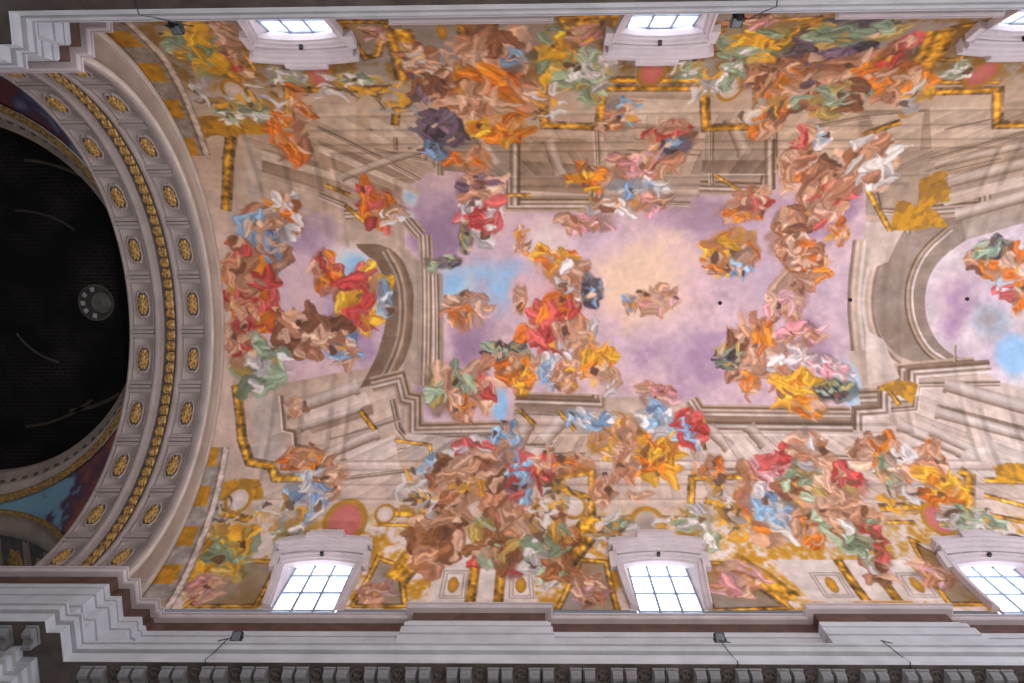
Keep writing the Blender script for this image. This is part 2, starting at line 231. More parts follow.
('L',['SG','WH','SG'],0.16,[(-2.76,12.86),(-2.06,12.86),(-2.05,11.67),(-2.72,11.68),(-2.76,12.86)]),
('L',['SG','WH','SG'],0.16,[(-0.53,12.85),(0.14,12.85),(0.08,11.67),(-0.52,11.67),(-0.53,12.85)]),
('L',['SG','WH','SG'],0.15,[(9.44,12.77),(10.25,12.77),(10.22,11.74),(9.37,11.74),(9.44,12.77)]),
('L',['SG','WH','SG'],0.16,[(12.13,12.76),(12.95,12.76),(12.9,11.74),(12.18,11.74),(12.13,12.76)]),
('B','GO','GD',0.18,0.38,0.1,1.0,[(-2.43,12.28)]),
('B','GO','GD',0.18,0.38,0.1,1.0,[(-0.22,12.28)]),
('B','GO','GD',0.18,0.38,0.1,1.0,[(9.83,12.25)]),
('B','GO','GD',0.18,0.38,0.1,1.0,[(12.55,12.24)]),
('B','GO','GD',0.17,0.44,0.1,1.0,[(-2.46,-11.95)]),
('B','GO','GD',0.16,0.44,0.1,1.0,[(-0.3,-11.9)]),
('P','GD','GY',0.04,0.0,[(-10.76,13.33),(-8.55,13.32),(-8.49,11.23),(-10.1,11.14)]),
('L',['GD','GO','BR'],0.23,[(-10.76,13.33),(-8.55,13.32),(-8.49,11.23),(-10.1,11.14),(-10.76,13.33)]),
('P','GD','GY',0.04,0.0,[(-5.5,13.31),(-3.84,13.3),(-4.3,11.4),(-5.11,11.04)]),
('L',['GD','GO','BR'],0.24,[(-5.5,13.31),(-3.84,13.3),(-4.3,11.4),(-5.11,11.04),(-5.5,13.31)]),
('P','GD','GY',0.04,0.0,[(0.87,13.59),(2.77,13.58),(2.65,11.21),(1.78,11.12)]),
('L',['GD','GO','BR'],0.23,[(0.87,13.59),(2.77,13.58),(2.65,11.21),(1.78,11.12),(0.87,13.59)]),
('P','GD','GY',0.04,0.0,[(5.68,13.47),(8.1,13.36),(7.44,11.38),(5.81,11.2)]),
('L',['GD','GO','BR'],0.23,[(5.68,13.47),(8.1,13.36),(7.44,11.38),(5.81,11.2),(5.68,13.47)]),
('P','GD','GY',0.04,0.0,[(13.11,13.14),(14.49,13.14),(14.12,10.92),(13.33,10.22)]),
('L',['GD','GO','BR'],0.23,[(13.11,13.14),(14.49,13.14),(14.12,10.92),(13.33,10.22),(13.11,13.14)]),
('P','GD','GY',0.04,0.0,[(-8.71,-10.09),(-8.81,-12.22),(-10.13,-12.25),(-10.26,-10.62)]),
('L',['GD','GO','BR'],0.24,[(-8.71,-10.09),(-8.81,-12.22),(-10.13,-12.25),(-10.26,-10.62),(-8.71,-10.09)]),
('P','GD','GY',0.04,0.0,[(-5.38,-12.61),(-3.94,-12.57),(-4.6,-10.77),(-5.03,-10.63)]),
('L',['GD','GO','BR'],0.25,[(-5.38,-12.61),(-3.94,-12.57),(-4.6,-10.77),(-5.03,-10.63),(-5.38,-12.61)]),
('P','GD','GY',0.04,0.0,[(0.99,-12.68),(2.69,-12.75),(2.33,-10.64),(1.88,-10.4)]),
('L',['GD','GO','BR'],0.25,[(0.99,-12.68),(2.69,-12.75),(2.33,-10.64),(1.88,-10.4),(0.99,-12.68)]),
('P','GD','GY',0.04,0.0,[(5.76,-12.32),(8.28,-12.49),(7.63,-11.04),(5.86,-10.82)]),
('L',['GD','GO','BR'],0.25,[(5.76,-12.32),(8.28,-12.49),(7.63,-11.04),(5.86,-10.82),(5.76,-12.32)]),
('P','GD','GY',0.04,0.0,[(12.47,-11.83),(13.44,-12.13),(13.7,-10.19),(13.07,-10.2)]),
('L',['GD','GO','BR'],0.23,[(12.47,-11.83),(13.44,-12.13),(13.7,-10.19),(13.07,-10.2),(12.47,-11.83)]),
('L',['BR','GO','GD','GO','GO','GD'],0.97,[(-11.28,12.54),(-10.59,11.14),(-9.92,9.79)]),
('L',['BR','GO','GD','GO','GO','GD'],0.94,[(-4.36,12.05),(-3.84,10.9),(-3.47,9.79)]),
('L',['BR','GO','GD','GO','GO','GD'],0.94,[(0.57,12.04),(1.57,10.67),(2.43,9.35)]),
('L',['BR','GO','GD','GO','GO','GD'],0.95,[(6.84,11.11),(7.68,12.02),(8.24,12.97)]),
('L',['BR','GO','GD','GO','GO','GD'],0.91,[(1.12,-9.92),(1.61,-11.16),(1.86,-12.54)]),
('L',['BR','GO','GD','GO','GO','GD'],1.0,[(-3.83,-12.1),(-3.74,-10.76),(-3.79,-9.52)]),
('L',['BR','GO','GD','GO','GO','GD'],0.97,[(6.77,-10.31),(7.93,-11.29),(8.75,-12.36)]),
('L',['BR','GO','GD','GO','GO','GD'],1.0,[(-10.42,-12.26),(-9.82,-10.87),(-9.21,-9.61)]),
('L',['BR','GO','GD','GO','GO','GD'],0.97,[(12.23,-11.73),(12.58,-10.57),(12.64,-9.49)]),
('B','GO','GD',0.52,0.62,0.05,1.0,[(-10.74,8.48)]),
('B','WH','PA',0.38,0.46,0.1,1.0,[(-10.74,8.48)]),
('B','GO','GD',0.52,0.59,0.05,1.0,[(1.67,8.75)]),
('B','WH','PA',0.38,0.43,0.1,1.0,[(1.67,8.75)]),
('B','GO','GD',0.45,0.66,0.05,1.0,[(-9.75,-9.05)]),
('B','WH','PA',0.33,0.48,0.1,1.0,[(-9.75,-9.05)]),
('B','GO','GD',0.45,0.62,0.05,1.0,[(6.8,-8.98)]),
('B','WH','PA',0.33,0.46,0.1,1.0,[(6.8,-8.98)]),
('B','GO','GD',0.65,0.78,0.05,1.0,[(4.3,9.52)]),
('B','SG','PA',0.48,0.57,0.1,1.0,[(4.3,9.52)]),
('B','GO','GD',0.49,0.75,0.05,1.0,[(4.09,-9.78)]),
('B','CR','RE',0.36,0.55,0.1,1.0,[(4.09,-9.78)]),
('B','GO','GD',0.81,1.03,0.05,1.0,[(-6.57,9.44)]),
('B','CR','RE',0.6,0.76,0.1,1.0,[(-6.57,9.44)]),
('B','GO','GD',0.64,0.78,0.05,1.0,[(14.71,9.31)]),
('B','CR','RE',0.48,0.58,0.1,1.0,[(14.71,9.31)]),
('B','GO','GD',0.49,0.71,0.05,1.0,[(-6.69,-9.76)]),
('B','CR','RE',0.36,0.52,0.1,1.0,[(-6.69,-9.76)]),
('B','GO','GD',0.52,0.72,0.05,1.0,[(14.78,-9.5)]),
('B','CR','RE',0.39,0.54,0.1,1.0,[(14.78,-9.5)]),
('B','GO','GD',0.44,0.54,0.05,1.0,[(7.98,8.49)]),
('B','CR','RE',0.33,0.4,0.1,1.0,[(7.98,8.49)]),
('B','GO','GD',0.39,0.44,0.05,1.0,[(-5.18,9.09)]),
('B','WH','PA',0.29,0.33,0.1,1.0,[(-5.18,9.09)]),
('C','of',14,0.7,1.44,0,1.0,[(-8.52,-7.06)]),
('C','of',12,0.33,0.9,0,1.0,[(-7.73,-8.41)]),
('C','ow',12,0.64,1.1,0,1.0,[(-9.33,-3.8)]),
('C','bf',22,1.04,1.44,30,1.0,[(-10.52,-2.32)]),
('C','or',26,1.2,1.61,0,1.0,[(-10.92,0.01)]),
('C','rf',20,0.56,2.12,0,1.0,[(-11.59,-0.84)]),
('C','wg',20,1.2,1.19,0,1.0,[(-10.77,2.54)]),
('C','rf',14,0.56,1.02,0,1.0,[(-11.69,1.9)]),
('C','ro',14,0.64,0.93,0,1.0,[(-8.07,-1.16)]),
('C','ry',20,0.96,1.44,20,1.0,[(-6.67,0.03)]),
('C','wb',8,0.32,0.85,0,1.0,[(-5.73,-0.05)]),
('C','fd',20,1.7,0.93,20,1.0,[(-8.83,1.49)]),
('C','fb',12,0.76,0.68,0,1.0,[(-7.39,2.13)]),
('C','or',16,0.88,1.02,0,1.0,[(-5.72,-3.98)]),
('C','wf',8,0.52,0.51,0,1.0,[(-5.1,-3.55)]),
('C','wr',16,0.75,1.45,30,1.0,[(-1.78,-3.74)]),
('C','kg',8,0.88,0.34,0,1.0,[(-3.45,-1.55)]),
('C','kg',6,0.32,0.6,0,1.0,[(-2.42,-2.47)]),
('C','f',12,1.04,0.64,0,1.0,[(-2.28,0.27)]),
('C','of',8,0.59,0.6,0,1.0,[(-2.62,0.89)]),
('C','kg',14,0.96,0.59,20,1.0,[(-0.75,2.24)]),
('C','of',18,0.88,0.76,0,1.0,[(-0.27,3.0)]),
('C','rf',16,0.8,1.02,0,1.0,[(-1.88,3.62)]),
('C','gf',16,0.93,1.1,0,1.0,[(-3.09,3.62)]),
('C','of',10,0.64,0.76,0,1.0,[(-2.58,4.67)]),
('C','of',10,0.4,0.68,0,1.0,[(-0.16,-2.45)]),
('C','oy',16,0.96,0.76,0,1.0,[(1.27,-1.39)]),
('C','of',8,0.32,0.6,0,1.0,[(-0.26,0.07)]),
('C','wf',14,0.8,1.11,0,1.0,[(1.96,-0.55)]),
('C','bk',8,0.4,0.76,0,1.0,[(2.65,-0.21)]),
('C','ro',26,0.88,1.44,0,1.0,[(1.16,1.12)]),
('C','rr',14,0.56,0.93,0,1.0,[(1.03,1.75)]),
('C','wf',18,0.88,1.19,0,1.0,[(2.08,1.96)]),
('C','bw',10,0.56,0.59,0,1.0,[(1.06,3.0)]),
('C','yo',18,0.72,0.8,30,1.0,[(2.96,2.68)]),
('C','wf',8,0.48,0.68,0,1.0,[(3.34,3.43)]),
('C','yf',10,0.48,0.76,0,1.0,[(1.74,3.34)]),
('C','yo',10,0.48,0.76,0,1.0,[(-0.19,3.33)]),
('C','pf',14,1.04,0.6,0,1.0,[(5.18,0.1)]),
('C','bf',6,0.4,0.42,0,1.0,[(4.26,0.3)]),
('C','pf',10,0.72,0.6,0,1.0,[(5.11,4.06)]),
('C','pf',8,1.2,0.51,0,1.0,[(2.3,-3.19)]),
('C','wf',10,1.12,0.42,0,1.0,[(3.31,-3.9)]),
('C','pf',8,0.6,0.51,0,1.0,[(4.94,-4.1)]),
('C','bf',12,0.71,0.63,0,1.0,[(3.33,-8.03)]),
('C','of',8,0.52,0.42,0,1.0,[(2.97,-7.36)]),
('C','rf',18,0.84,1.17,0,1.0,[(5.15,-6.46)]),
('C','bk',8,0.6,0.59,0,1.0,[(5.32,-6.24)]),
('C','yo',14,0.97,0.59,0,1.0,[(2.41,-5.06)]),
('C','pf',16,1.27,0.68,0,1.0,[(4.23,-5.6)]),
('C','wb',10,1.5,0.25,0,1.0,[(4.31,-4.74)]),
('C','of',14,0.9,0.68,0,1.0,[(8.43,-3.73)]),
('C','rf',8,0.56,0.6,0,1.0,[(8.75,-4.07)]),
('C','yo',18,1.04,1.02,0,1.0,[(8.16,-1.76)]),
('C','bf',8,0.56,0.59,0,1.0,[(8.6,-1.22)]),
('C','of',10,0.56,0.43,0,1.0,[(7.52,-1.35)]),
('C','of',12,0.52,1.1,0,1.0,[(9.88,-5.33)]),
('C','fd',26,0.98,1.44,40,1.0,[(11.32,-4.47)]),
('C','of',26,1.12,0.93,0,1.0,[(11.26,-1.45)]),
('C','rf',14,0.75,1.1,0,1.0,[(11.65,-3.83)]),
('C','fd',12,0.64,1.2,40,1.0,[(10.14,-2.58)]),
('C','of',10,0.64,0.51,30,1.0,[(12.2,-2.57)]),
('C','pf',14,0.88,0.94,0,1.0,[(10.39,0.13)]),
('C','fd',18,0.88,1.27,0,1.0,[(8.79,2.2)]),
('C','kg',10,0.64,0.56,0,1.0,[(8.18,2.41)]),
('C','of',16,0.72,1.2,0,1.0,[(9.48,2.0)]),
('C','wf',16,1.04,1.19,0,1.0,[(10.56,2.83)]),
('C','pw',16,1.2,0.56,0,1.0,[(11.81,3.13)]),
('C','yo',18,0.96,0.93,0,1.0,[(10.84,4.08)]),
('C','of',8,0.45,0.51,0,1.0,[(8.91,3.66)]),
('C','kg',8,0.75,0.48,30,1.0,[(12.25,3.88)]),
('C','pf',10,0.96,0.56,0,1.0,[(11.01,1.59)]),
('C','of',16,1.36,0.68,0,1.0,[(18.72,-1.4)]),
('C','gk',8,0.68,0.51,0,1.0,[(18.24,-1.9)]),
('C','wr',10,0.56,0.56,0,1.0,[(19.48,-0.23)]),
('C','of',8,0.38,0.85,0,1.0,[(19.72,0.18)]),
('C','bw',14,0.97,0.59,0,1.0,[(-3.13,7.2)]),
('C','rw',24,1.35,1.02,0,1.0,[(-1.8,6.86)]),
('C','fd',20,1.6,1.1,0,1.0,[(-2.16,7.63)]),
('C','fd',30,0.98,1.8,0,1.0,[(-3.11,9.79)]),
('C','rd',22,1.05,1.53,0,1.0,[(-0.44,10.23)]),
('C','f',16,0.77,1.08,0,1.0,[(-0.26,9.35)]),
('C','gd',16,0.77,1.08,0,1.0,[(-1.3,10.45)]),
('C','yf',10,0.75,0.51,0,1.0,[(-2.14,7.84)]),
('C','br',12,0.53,1.27,30,1.0,[(-0.27,7.42)]),
('C','bf',8,0.56,0.96,0,1.0,[(-0.86,5.94)]),
('C','rf',10,0.52,0.85,0,1.0,[(0.68,7.21)]),
('C','yf',20,1.04,1.1,0,1.0,[(3.61,5.94)]),
('C','wb',10,0.97,0.42,30,1.0,[(2.49,5.1)]),
('C','f',12,0.45,1.1,0,1.0,[(3.75,6.79)]),
('C','oy',22,0.82,1.36,0,1.0,[(4.91,6.58)]),
('C','of',10,0.75,0.42,0,1.0,[(1.83,7.0)]),
('C','f',10,0.45,0.68,0,1.0,[(2.89,8.06)]),
('C','wb',12,0.8,0.59,0,1.0,[(5.23,5.11)]),
('C','rb',14,0.67,0.85,40,1.0,[(6.37,5.53)]),
('C','f',6,0.56,0.27,0,1.0,[(4.17,8.27)]),
('C','of',12,0.6,0.68,0,1.0,[(6.99,7.21)]),
('C','of',12,1.04,0.51,0,1.0,[(-8.45,6.77)]),
('C','wf',14,0.75,0.85,0,1.0,[(-7.57,8.05)]),
('C','wb',14,0.83,1.35,0,1.0,[(-8.24,8.48)]),
('C','f',10,0.6,0.51,0,1.0,[(-7.28,7.54)]),
('C','wg',10,0.7,0.63,0,1.0,[(-8.42,10.01)]),
('C','f',10,0.48,0.42,0,1.0,[(-9.28,4.44)]),
('C','of',26,1.19,1.53,0,1.0,[(9.13,8.7)]),
('C','bw',22,0.97,1.1,0,1.0,[(9.14,8.92)]),
('C','of',10,0.49,0.99,30,1.0,[(9.89,9.78)]),
('C','rp',22,1.28,0.76,0,1.0,[(9.94,7.13)]),
('C','gd',20,1.12,1.1,0,1.0,[(10.64,8.07)]),
('C','wf',14,0.88,0.85,0,1.0,[(10.93,6.38)]),
('C','rf',18,0.82,0.85,0,1.0,[(11.8,7.85)]),
('C','gf',24,1.05,1.1,0,1.0,[(11.51,9.35)]),
('C','fd',14,0.52,1.35,0,1.0,[(11.7,11.1)]),
('C','f',12,0.7,0.68,0,1.0,[(11.55,8.71)]),
('C','rd',12,0.56,0.85,0,1.0,[(11.89,10.22)]),
('C','wf',16,0.97,0.85,0,1.0,[(13.46,6.59)]),
('C','of',16,0.6,1.1,0,1.0,[(13.78,6.8)]),
('C','gf',10,0.6,0.68,0,1.0,[(13.67,7.43)]),
('C','wf',14,0.9,0.85,0,1.0,[(14.8,7.14)]),
('C','yo',16,0.84,0.76,0,1.0,[(15.4,8.07)]),
('C','of',10,0.3,0.8,0,1.0,[(15.54,6.6)]),
('C','wg',12,0.63,1.35,0,1.0,[(0.59,11.12)]),
('C','gd',18,0.56,1.8,0,1.0,[(1.13,10.45)]),
('C','wg',14,0.56,1.11,0,1.0,[(6.1,9.79)]),
('C','wg',10,0.84,0.51,0,1.0,[(3.3,9.57)]),
('C','wg',10,0.77,0.51,0,1.0,[(5.4,9.79)]),
('C','gd',14,0.35,0.45,0,1.0,[(-6.94,10.23)]),
('C','wg',12,0.35,1.17,0,1.0,[(11.46,10.44)]),
('C','wg',12,0.7,0.59,0,1.0,[(15.22,9.35)]),
('C','wg',10,0.7,0.51,0,1.0,[(16.27,9.35)]),
('C','gy',20,1.26,1.17,40,1.0,[(-10.43,10.91)]),
('C','fp',14,0.77,0.7,0,1.0,[(-10.47,12.54)]),
('C','fp',12,0.52,0.76,0,1.0,[(-4.93,12.53)]),
('C','fp',12,0.6,0.76,0,1.0,[(2.01,12.51)]),
('C','fp',14,0.98,0.81,0,1.0,[(6.77,12.03)]),
('C','fp',12,0.65,0.72,0,1.0,[(13.36,11.78)]),
('C','fd',20,0.97,1.1,0,1.0,[(-3.04,-10.24)]),
('C','fd',24,1.32,1.5,0,1.0,[(-1.11,-10.45)]),
('C','fo',20,1.75,1.23,0,1.0,[(-0.69,-8.77)]),
('C','f',14,0.7,0.99,0,1.0,[(-1.92,-8.1)]),
('C','yo',16,1.19,0.63,0,1.0,[(-0.91,-7.19)]),
('C','vk',16,0.84,0.93,0,1.0,[(-3.04,-7.21)]),
('C','bk',10,0.6,0.45,0,1.0,[(-3.31,-6.34)]),
('C','bf',8,0.48,0.6,0,1.0,[(-0.32,-10.44)]),
('C','gy',20,0.78,1.8,0,1.0,[(1.08,-10.66)]),
('C','vd',14,0.65,0.9,0,1.0,[(-3.16,-9.27)]),
('C','wf',14,0.78,0.5,0,1.0,[(-3.02,-10.39)]),
('C','of',10,0.98,0.45,0,1.0,[(-2.06,-5.89)]),
('C','vf',10,0.9,0.59,0,1.0,[(-1.74,-4.8)]),
('C','f',14,0.78,1.1,0,1.0,[(-9.04,-11.66)]),
('C','rf',8,0.32,0.7,0,1.0,[(-9.1,-10.35)]),
('C','gy',20,0.72,1.58,0,1.0,[(-10.19,-11.14)]),
('C','wg',12,0.91,0.72,0,1.0,[(-9.88,-8.21)]),
('C','vk',34,1.62,1.2,0,1.0,[(9.1,-10.76)]),
('C','vd',20,1.17,0.85,0,1.0,[(8.86,-9.7)]),
('C','kg',14,1.32,0.66,0,1.0,[(9.87,-11.78)]),
('C','fo',24,1.3,1.14,-30,1.0,[(11.18,-9.52)]),
('C','of',24,0.71,1.53,0,1.0,[(8.46,-8.41)]),
('C','gd',16,1.19,0.9,0,1.0,[(10.31,-8.38)]),
('C','fd',14,0.65,0.95,0,1.0,[(7.78,-9.57)]),
('C','bw',14,0.63,0.45,0,1.0,[(10.38,-6.62)]),
('C','rf',12,0.49,1.35,0,1.0,[(9.96,-6.19)]),
('C','wf',18,1.12,1.28,30,1.0,[(12.63,-5.73)]),
('C','kg',14,1.5,0.77,0,1.0,[(9.57,-11.79)]),
('C','gy',18,1.02,0.8,0,1.0,[(7.17,-11.05)]),
('C','of',12,0.7,0.9,0,1.0,[(12.53,-9.03)]),
('C','rd',10,0.48,1.0,0,1.0,[(11.57,-10.71)]),
('C','fp',10,0.48,0.84,0,1.0,[(1.78,-11.69)]),
('C','fp',8,0.42,0.55,0,1.0,[(-4.47,-11.83)]),
('C','fp',10,0.82,0.46,0,1.0,[(6.74,-12.41)]),
('C','wg',16,0.58,1.42,0,1.0,[(2.12,-9.43)]),
('C','wg',12,0.66,0.47,0,1.0,[(5.3,-9.85)]),
('C','wg',12,0.39,0.95,0,1.0,[(6.58,-9.83)]),
('C','wg',12,0.58,0.47,0,1.0,[(2.4,-9.9)]),
('C','wg',10,0.91,0.38,0,1.0,[(-5.74,-9.65)]),
('C','wg',10,0.65,0.38,0,1.0,[(-7.83,-9.78)]),
('C','wg',10,0.48,0.48,0,1.0,[(13.81,-9.71)]),
('C','f',8,0.42,0.46,0,1.0,[(5.01,-12.45)]),
('O','GO','GY',1.05,0.72,[(-11.21,9.13)]),
('O','GO','GY',1.13,0.54,[(-9.01,9.13)]),
('O','GO','GY',0.6,0.9,[(-4.38,8.05)]),
('O','GO','GY',0.53,0.59,[(1.22,8.06)]),
('O','GO','GY',0.42,0.34,[(2.88,10.23)]),
('O','GO','GY',0.45,0.36,[(5.63,10.44)]),
('O','GO','GY',0.56,0.76,[(7.11,8.28)]),
('O','GO','GY',0.56,0.85,[(7.43,9.35)]),
('O','GO','GY',0.84,0.42,[(14.59,10.66)]),
('O','GO','GY',0.84,0.42,[(16.35,10.22)]),
('O','GO','GY',0.68,0.68,[(13.6,8.49)]),
('O','GO','GY',0.7,0.66,[(-10.82,-8.92)]),
('O','GO','GY',0.7,0.63,[(-8.96,-8.89)]),
('O','GO','GY',0.63,0.72,[(-4.44,-8.59)]),
('O','GO','GY',0.42,1.08,[(0.66,-8.52)]),
('O','GO','GY',0.7,0.72,[(8.07,-7.96)]),
('O','GO','GY',0.35,0.72,[(13.18,-8.34)]),
('O','GO','GY',0.65,0.63,[(5.99,-8.9)]),
('O','GO','GY',1.05,0.38,[(-5.89,-8.99)]),
('O','GO','GY',0.53,1.08,[(0.63,9.35)]),
('O','GO','GY',0.52,0.59,[(-3.76,8.7)])]

# ------------------------------------------------------------------ materials
def lin(c):
    c = np.asarray(c, float) / 255.0
    return np.where(c <= .04045, c / 12.92, ((c + .055) / 1.055) ** 2.4)
def mat(name, rgb, rough=.7, metal=0., var=.12, scale=3., bump=.0, dark=None):
    m = bpy.data.materials.new(name); m.use_nodes = True
    nt = m.node_tree; N = nt.nodes; b = N['Principled BSDF']
    c = lin(rgb); b.inputs['Roughness'].default_value = rough; b.inputs['Metallic'].default_value = metal
    tc = N.new('ShaderNodeTexCoord'); no = N.new('ShaderNodeTexNoise'); no.inputs['Scale'].default_value = scale; no.inputs['Detail'].default_value = 6
    nt.links.new(tc.outputs['Object'], no.inputs['Vector'])
    r = N.new('ShaderNodeValToRGB'); e = r.color_ramp.elements
    d = lin(dark) if dark else c * (1 - 2 * var)
    e[0].position, e[1].position = .32, .68
    e[0].color = (*d, 1); e[1].color = (*np.minimum(c * (1 + var), 1), 1)
    nt.links.new(no.outputs['Fac'], r.inputs['Fac']); nt.links.new(r.outputs['Color'], b.inputs['Base Color'])
    if bump:
        bp = N.new('ShaderNodeBump'); bp.inputs['Strength'].default_value = bump; bp.inputs['Distance'].default_value = .03
        nt.links.new(no.outputs['Fac'], bp.inputs['Height']); nt.links.new(bp.outputs['Normal'], b.inputs['Normal'])
    return m
M = {}
M['white'] = mat('pale_stucco', (188, 191, 198), .75, var=.07, scale=1.5)
M['pink'] = mat('rosy_stucco', (192, 180, 183), .75, var=.06, scale=1.5)
M['lilac'] = mat('grey_stucco', (152, 140, 136), .8, var=.08, scale=1.2)
M['cream'] = mat('cream_moulding', (186, 172, 160), .75, var=.1, scale=1.5)
M['buff'] = mat('buff_stucco', (158, 140, 126), .8, var=.12, scale=.8)
M['brown'] = mat('brown_trim', (92, 66, 58), .55, var=.2, scale=2.5)  # brown tone of the band under the attic moulding
M['modillion'] = mat('worn_grey_stone', (128, 128, 132), .75, var=.12, scale=4.)
M['shade'] = mat('shade_stone', (92, 84, 82), .8, var=.2, scale=2.)  # darker stone: shade of undersides and recesses put into the colour
M['gold'] = mat('worn_gilding', (190, 150, 82), .55, .25, var=.15, scale=9., bump=.3, dark=(112, 84, 48))
M['canvas'] = None
M['black'] = mat('black_metal', (22, 23, 25), .5, .3)
M['lens'] = mat('lamp_glass', (110, 118, 124), .25, .2)
M['cable'] = mat('cable_rubber', (60, 62, 66), .6)
M['bar'] = mat('grey_iron', (140, 156, 178), .5, .2)
M['floor'] = mat('marble_floor', (150, 138, 126), .4, var=.1, scale=.6)
M['wallp'] = mat('wall_plaster', (150, 140, 130), .8, var=.1)
def glow(name, rgb, s):
    m = bpy.data.materials.new(name); m.use_nodes = True; nt = m.node_tree; b = nt.nodes['Principled BSDF']
    b.inputs['Base Color'].default_value = (.8, .8, .8, 1); b.inputs['Roughness'].default_value = .6
    b.inputs['Emission Color'].default_value = (*lin(rgb), 1); b.inputs['Emission Strength'].default_value = s
    return m
M['pane'] = glow('daylit_glass', (232, 240, 255), PANE)
# ------------------------------------------------------------------ mesh helpers
class MB:
    def __init__(self): self.v = []; self.f = []
    def add(self, vs, fs):
        k = len(self.v); self.v += [tuple(p) for p in vs]; self.f += [tuple(i + k for i in f) for f in fs]; return self
    def grid(self, rows, closed_u=False, closed_v=False):
        n, m = len(rows), len(rows[0]); vs = [p for r in rows for p in r]; fs = []
        for i in range(n if closed_u else n - 1):
            for j in range(m if closed_v else m - 1):
                i2, j2 = (i + 1) % n, (j + 1) % m
                fs.append((i * m + j, i2 * m + j, i2 * m + j2, i * m + j2))
        return self.add(vs, fs)
    def box(self, c, s, mx=None):
        vs = []
        for x in (-.5, .5):
            for y in (-.5, .5):
                for z in (-.5, .5):
                    p = Vector((x * s[0], y * s[1], z * s[2]))
                    if mx: p = mx @ p
                    vs.append((p.x + c[0], p.y + c[1], p.z + c[2]))
        return self.add(vs, [(0, 1, 3, 2), (4, 6, 7, 5), (0, 4, 5, 1), (2, 3, 7, 6), (0, 2, 6, 4), (1, 5, 7, 3)])
    def tube(self, pts, r, n=8):
        rows = []
        for i, p in enumerate(pts):
            a = Vector(pts[max(0, i - 1)]); b = Vector(pts[min(len(pts) - 1, i + 1)]); d = (b - a).normalized()
            u = d.orthogonal().normalized(); w = d.cross(u)
            rows.append([tuple(Vector(p) + (u * math.cos(2 * PI * k / n) + w * math.sin(2 * PI * k / n)) * r) for k in range(n)])
        return self.grid(rows, closed_v=True)
    def build(self, name, m, parent=None, smooth=False, **props):
        me = bpy.data.meshes.new(name); me.from_pydata(self.v, [], self.f); me.update()
        if m: me.materials.append(m)
        if smooth: me.polygons.foreach_set('use_smooth', [True] * len(me.polygons))
        o = bpy.data.objects.new(name, me); C.objects.link(o)
        if parent:
            o.parent = parent; o.matrix_parent_inverse = Matrix.Translation(parent.location).inverted()
        for k, v in props.items(): o[k] = v
        return o
def fixn(o):
    import bmesh
    bm = bmesh.new(); bm.from_mesh(o.data); bmesh.ops.recalc_face_normals(bm, faces=bm.faces); bm.to_mesh(o.data); bm.free(); return o
def empty(name, loc, **props):
    o = bpy.data.objects.new(name, None); C.objects.link(o); o.location = loc; o.empty_display_size = .2
    for k, v in props.items(): o[k] = v
    return o
def tag(o, label, cat, group=None):
    o['label'] = label; o['category'] = cat
    if group: o['group'] = group
    return o
def dup(root, loc):
    r = root.copy(); C.objects.link(r); r.location = loc
    for ch in list(root.children):
        c = ch.copy(); C.objects.link(c); c.parent = r
        for g in list(ch.children):
            d = g.copy(); C.objects.link(d); d.parent = c
    return r
def vp(x, s, lift=0.):
    p = s / L; y, h = A * math.sin(p), HS + B * math.cos(p)
    n = Vector((-math.sin(p) / A, -math.cos(p) / B)).normalized()
    return (x, y + n.x * lift, h + n.y * lift + H0)
# ------------------------------------------------------------------ the painted ceiling
DS = .04
gx = np.arange(X0, X1 + .001, DS); gs = np.arange(-13.48, 13.481, DS)
nx, ns = len(gx), len(gs)
XX, SS = np.meshgrid(gx, gs)
rng = np.random.default_rng(7)
def lattice(step, seed):
    r = np.random.default_rng(seed)
    a = r.random((int(27.2 / step) + 4, int(35.2 / step) + 4))
    fy = (gs + 13.48) / step + .5; fx = (gx - X0) / step + .5
    iy, ix = fy.astype(int), fx.astype(int); ty, tx = fy - iy, fx - ix
    ty, tx = ty * ty * (3 - 2 * ty), tx * tx * (3 - 2 * tx)
    r0 = a[iy][:, ix] * (1 - tx) + a[iy][:, ix + 1] * tx; r1 = a[iy + 1][:, ix] * (1 - tx) + a[iy + 1][:, ix + 1] * tx
    return r0 * (1 - ty)[:, None] + r1 * ty[:, None]
def fbm(step, octs, seed, gain=.5):
    t = 0; w = 1; z = 0
    for o in range(octs):
        t = t + w * lattice(step / 2 ** o, seed + o); z += w; w *= gain
    return t / z - .5
N1, N2, N3, N4 = fbm(2.4, 5, 10), fbm(2.0, 5, 30), fbm(.5, 3, 50, .7), fbm(.9, 4, 70, .65)
N5 = fbm(.22, 2, 90, .8)
N6 = fbm(.8, 3, 110, .6)
COL = {k: np.array(v) / 255. for k, v in PAL.items()}
img = np.empty((ns, nx, 3)); img[:] = COL['PA']
edge = np.clip((np.abs(SS) - 8.7) / 1.2, 0, 1)[..., None]
orn = np.clip(.55 + 2.6 * (.5 * N4 + N3 + .8 * N5), 0, 1)[..., None]
low = (SS > 0)[..., None]
img = img * (1 - edge) + edge * (np.where(low, COL['SL'], COL['GY']) * orn + np.where(low, COL['GO'] * .95, COL['GD']) * (1 - orn))
img *= (1 + .25 * N1 + .12 * N3)[..., None]
def win(x0, x1, s0, s1):
    a, b = np.searchsorted(gx, [x0, x1]); c, d = np.searchsorted(gs, [s0, s1])
    if b <= a or d <= c: return None
    return slice(c, d), slice(a, b)
def blend(w, col, al):
    img_[0][w] = img_[0][w] * (1 - al[..., None]) + col * al[..., None]
    if img_[1] is not None: img_[1][w] = np.maximum(img_[1][w], al) if np.ndim(al) else 1

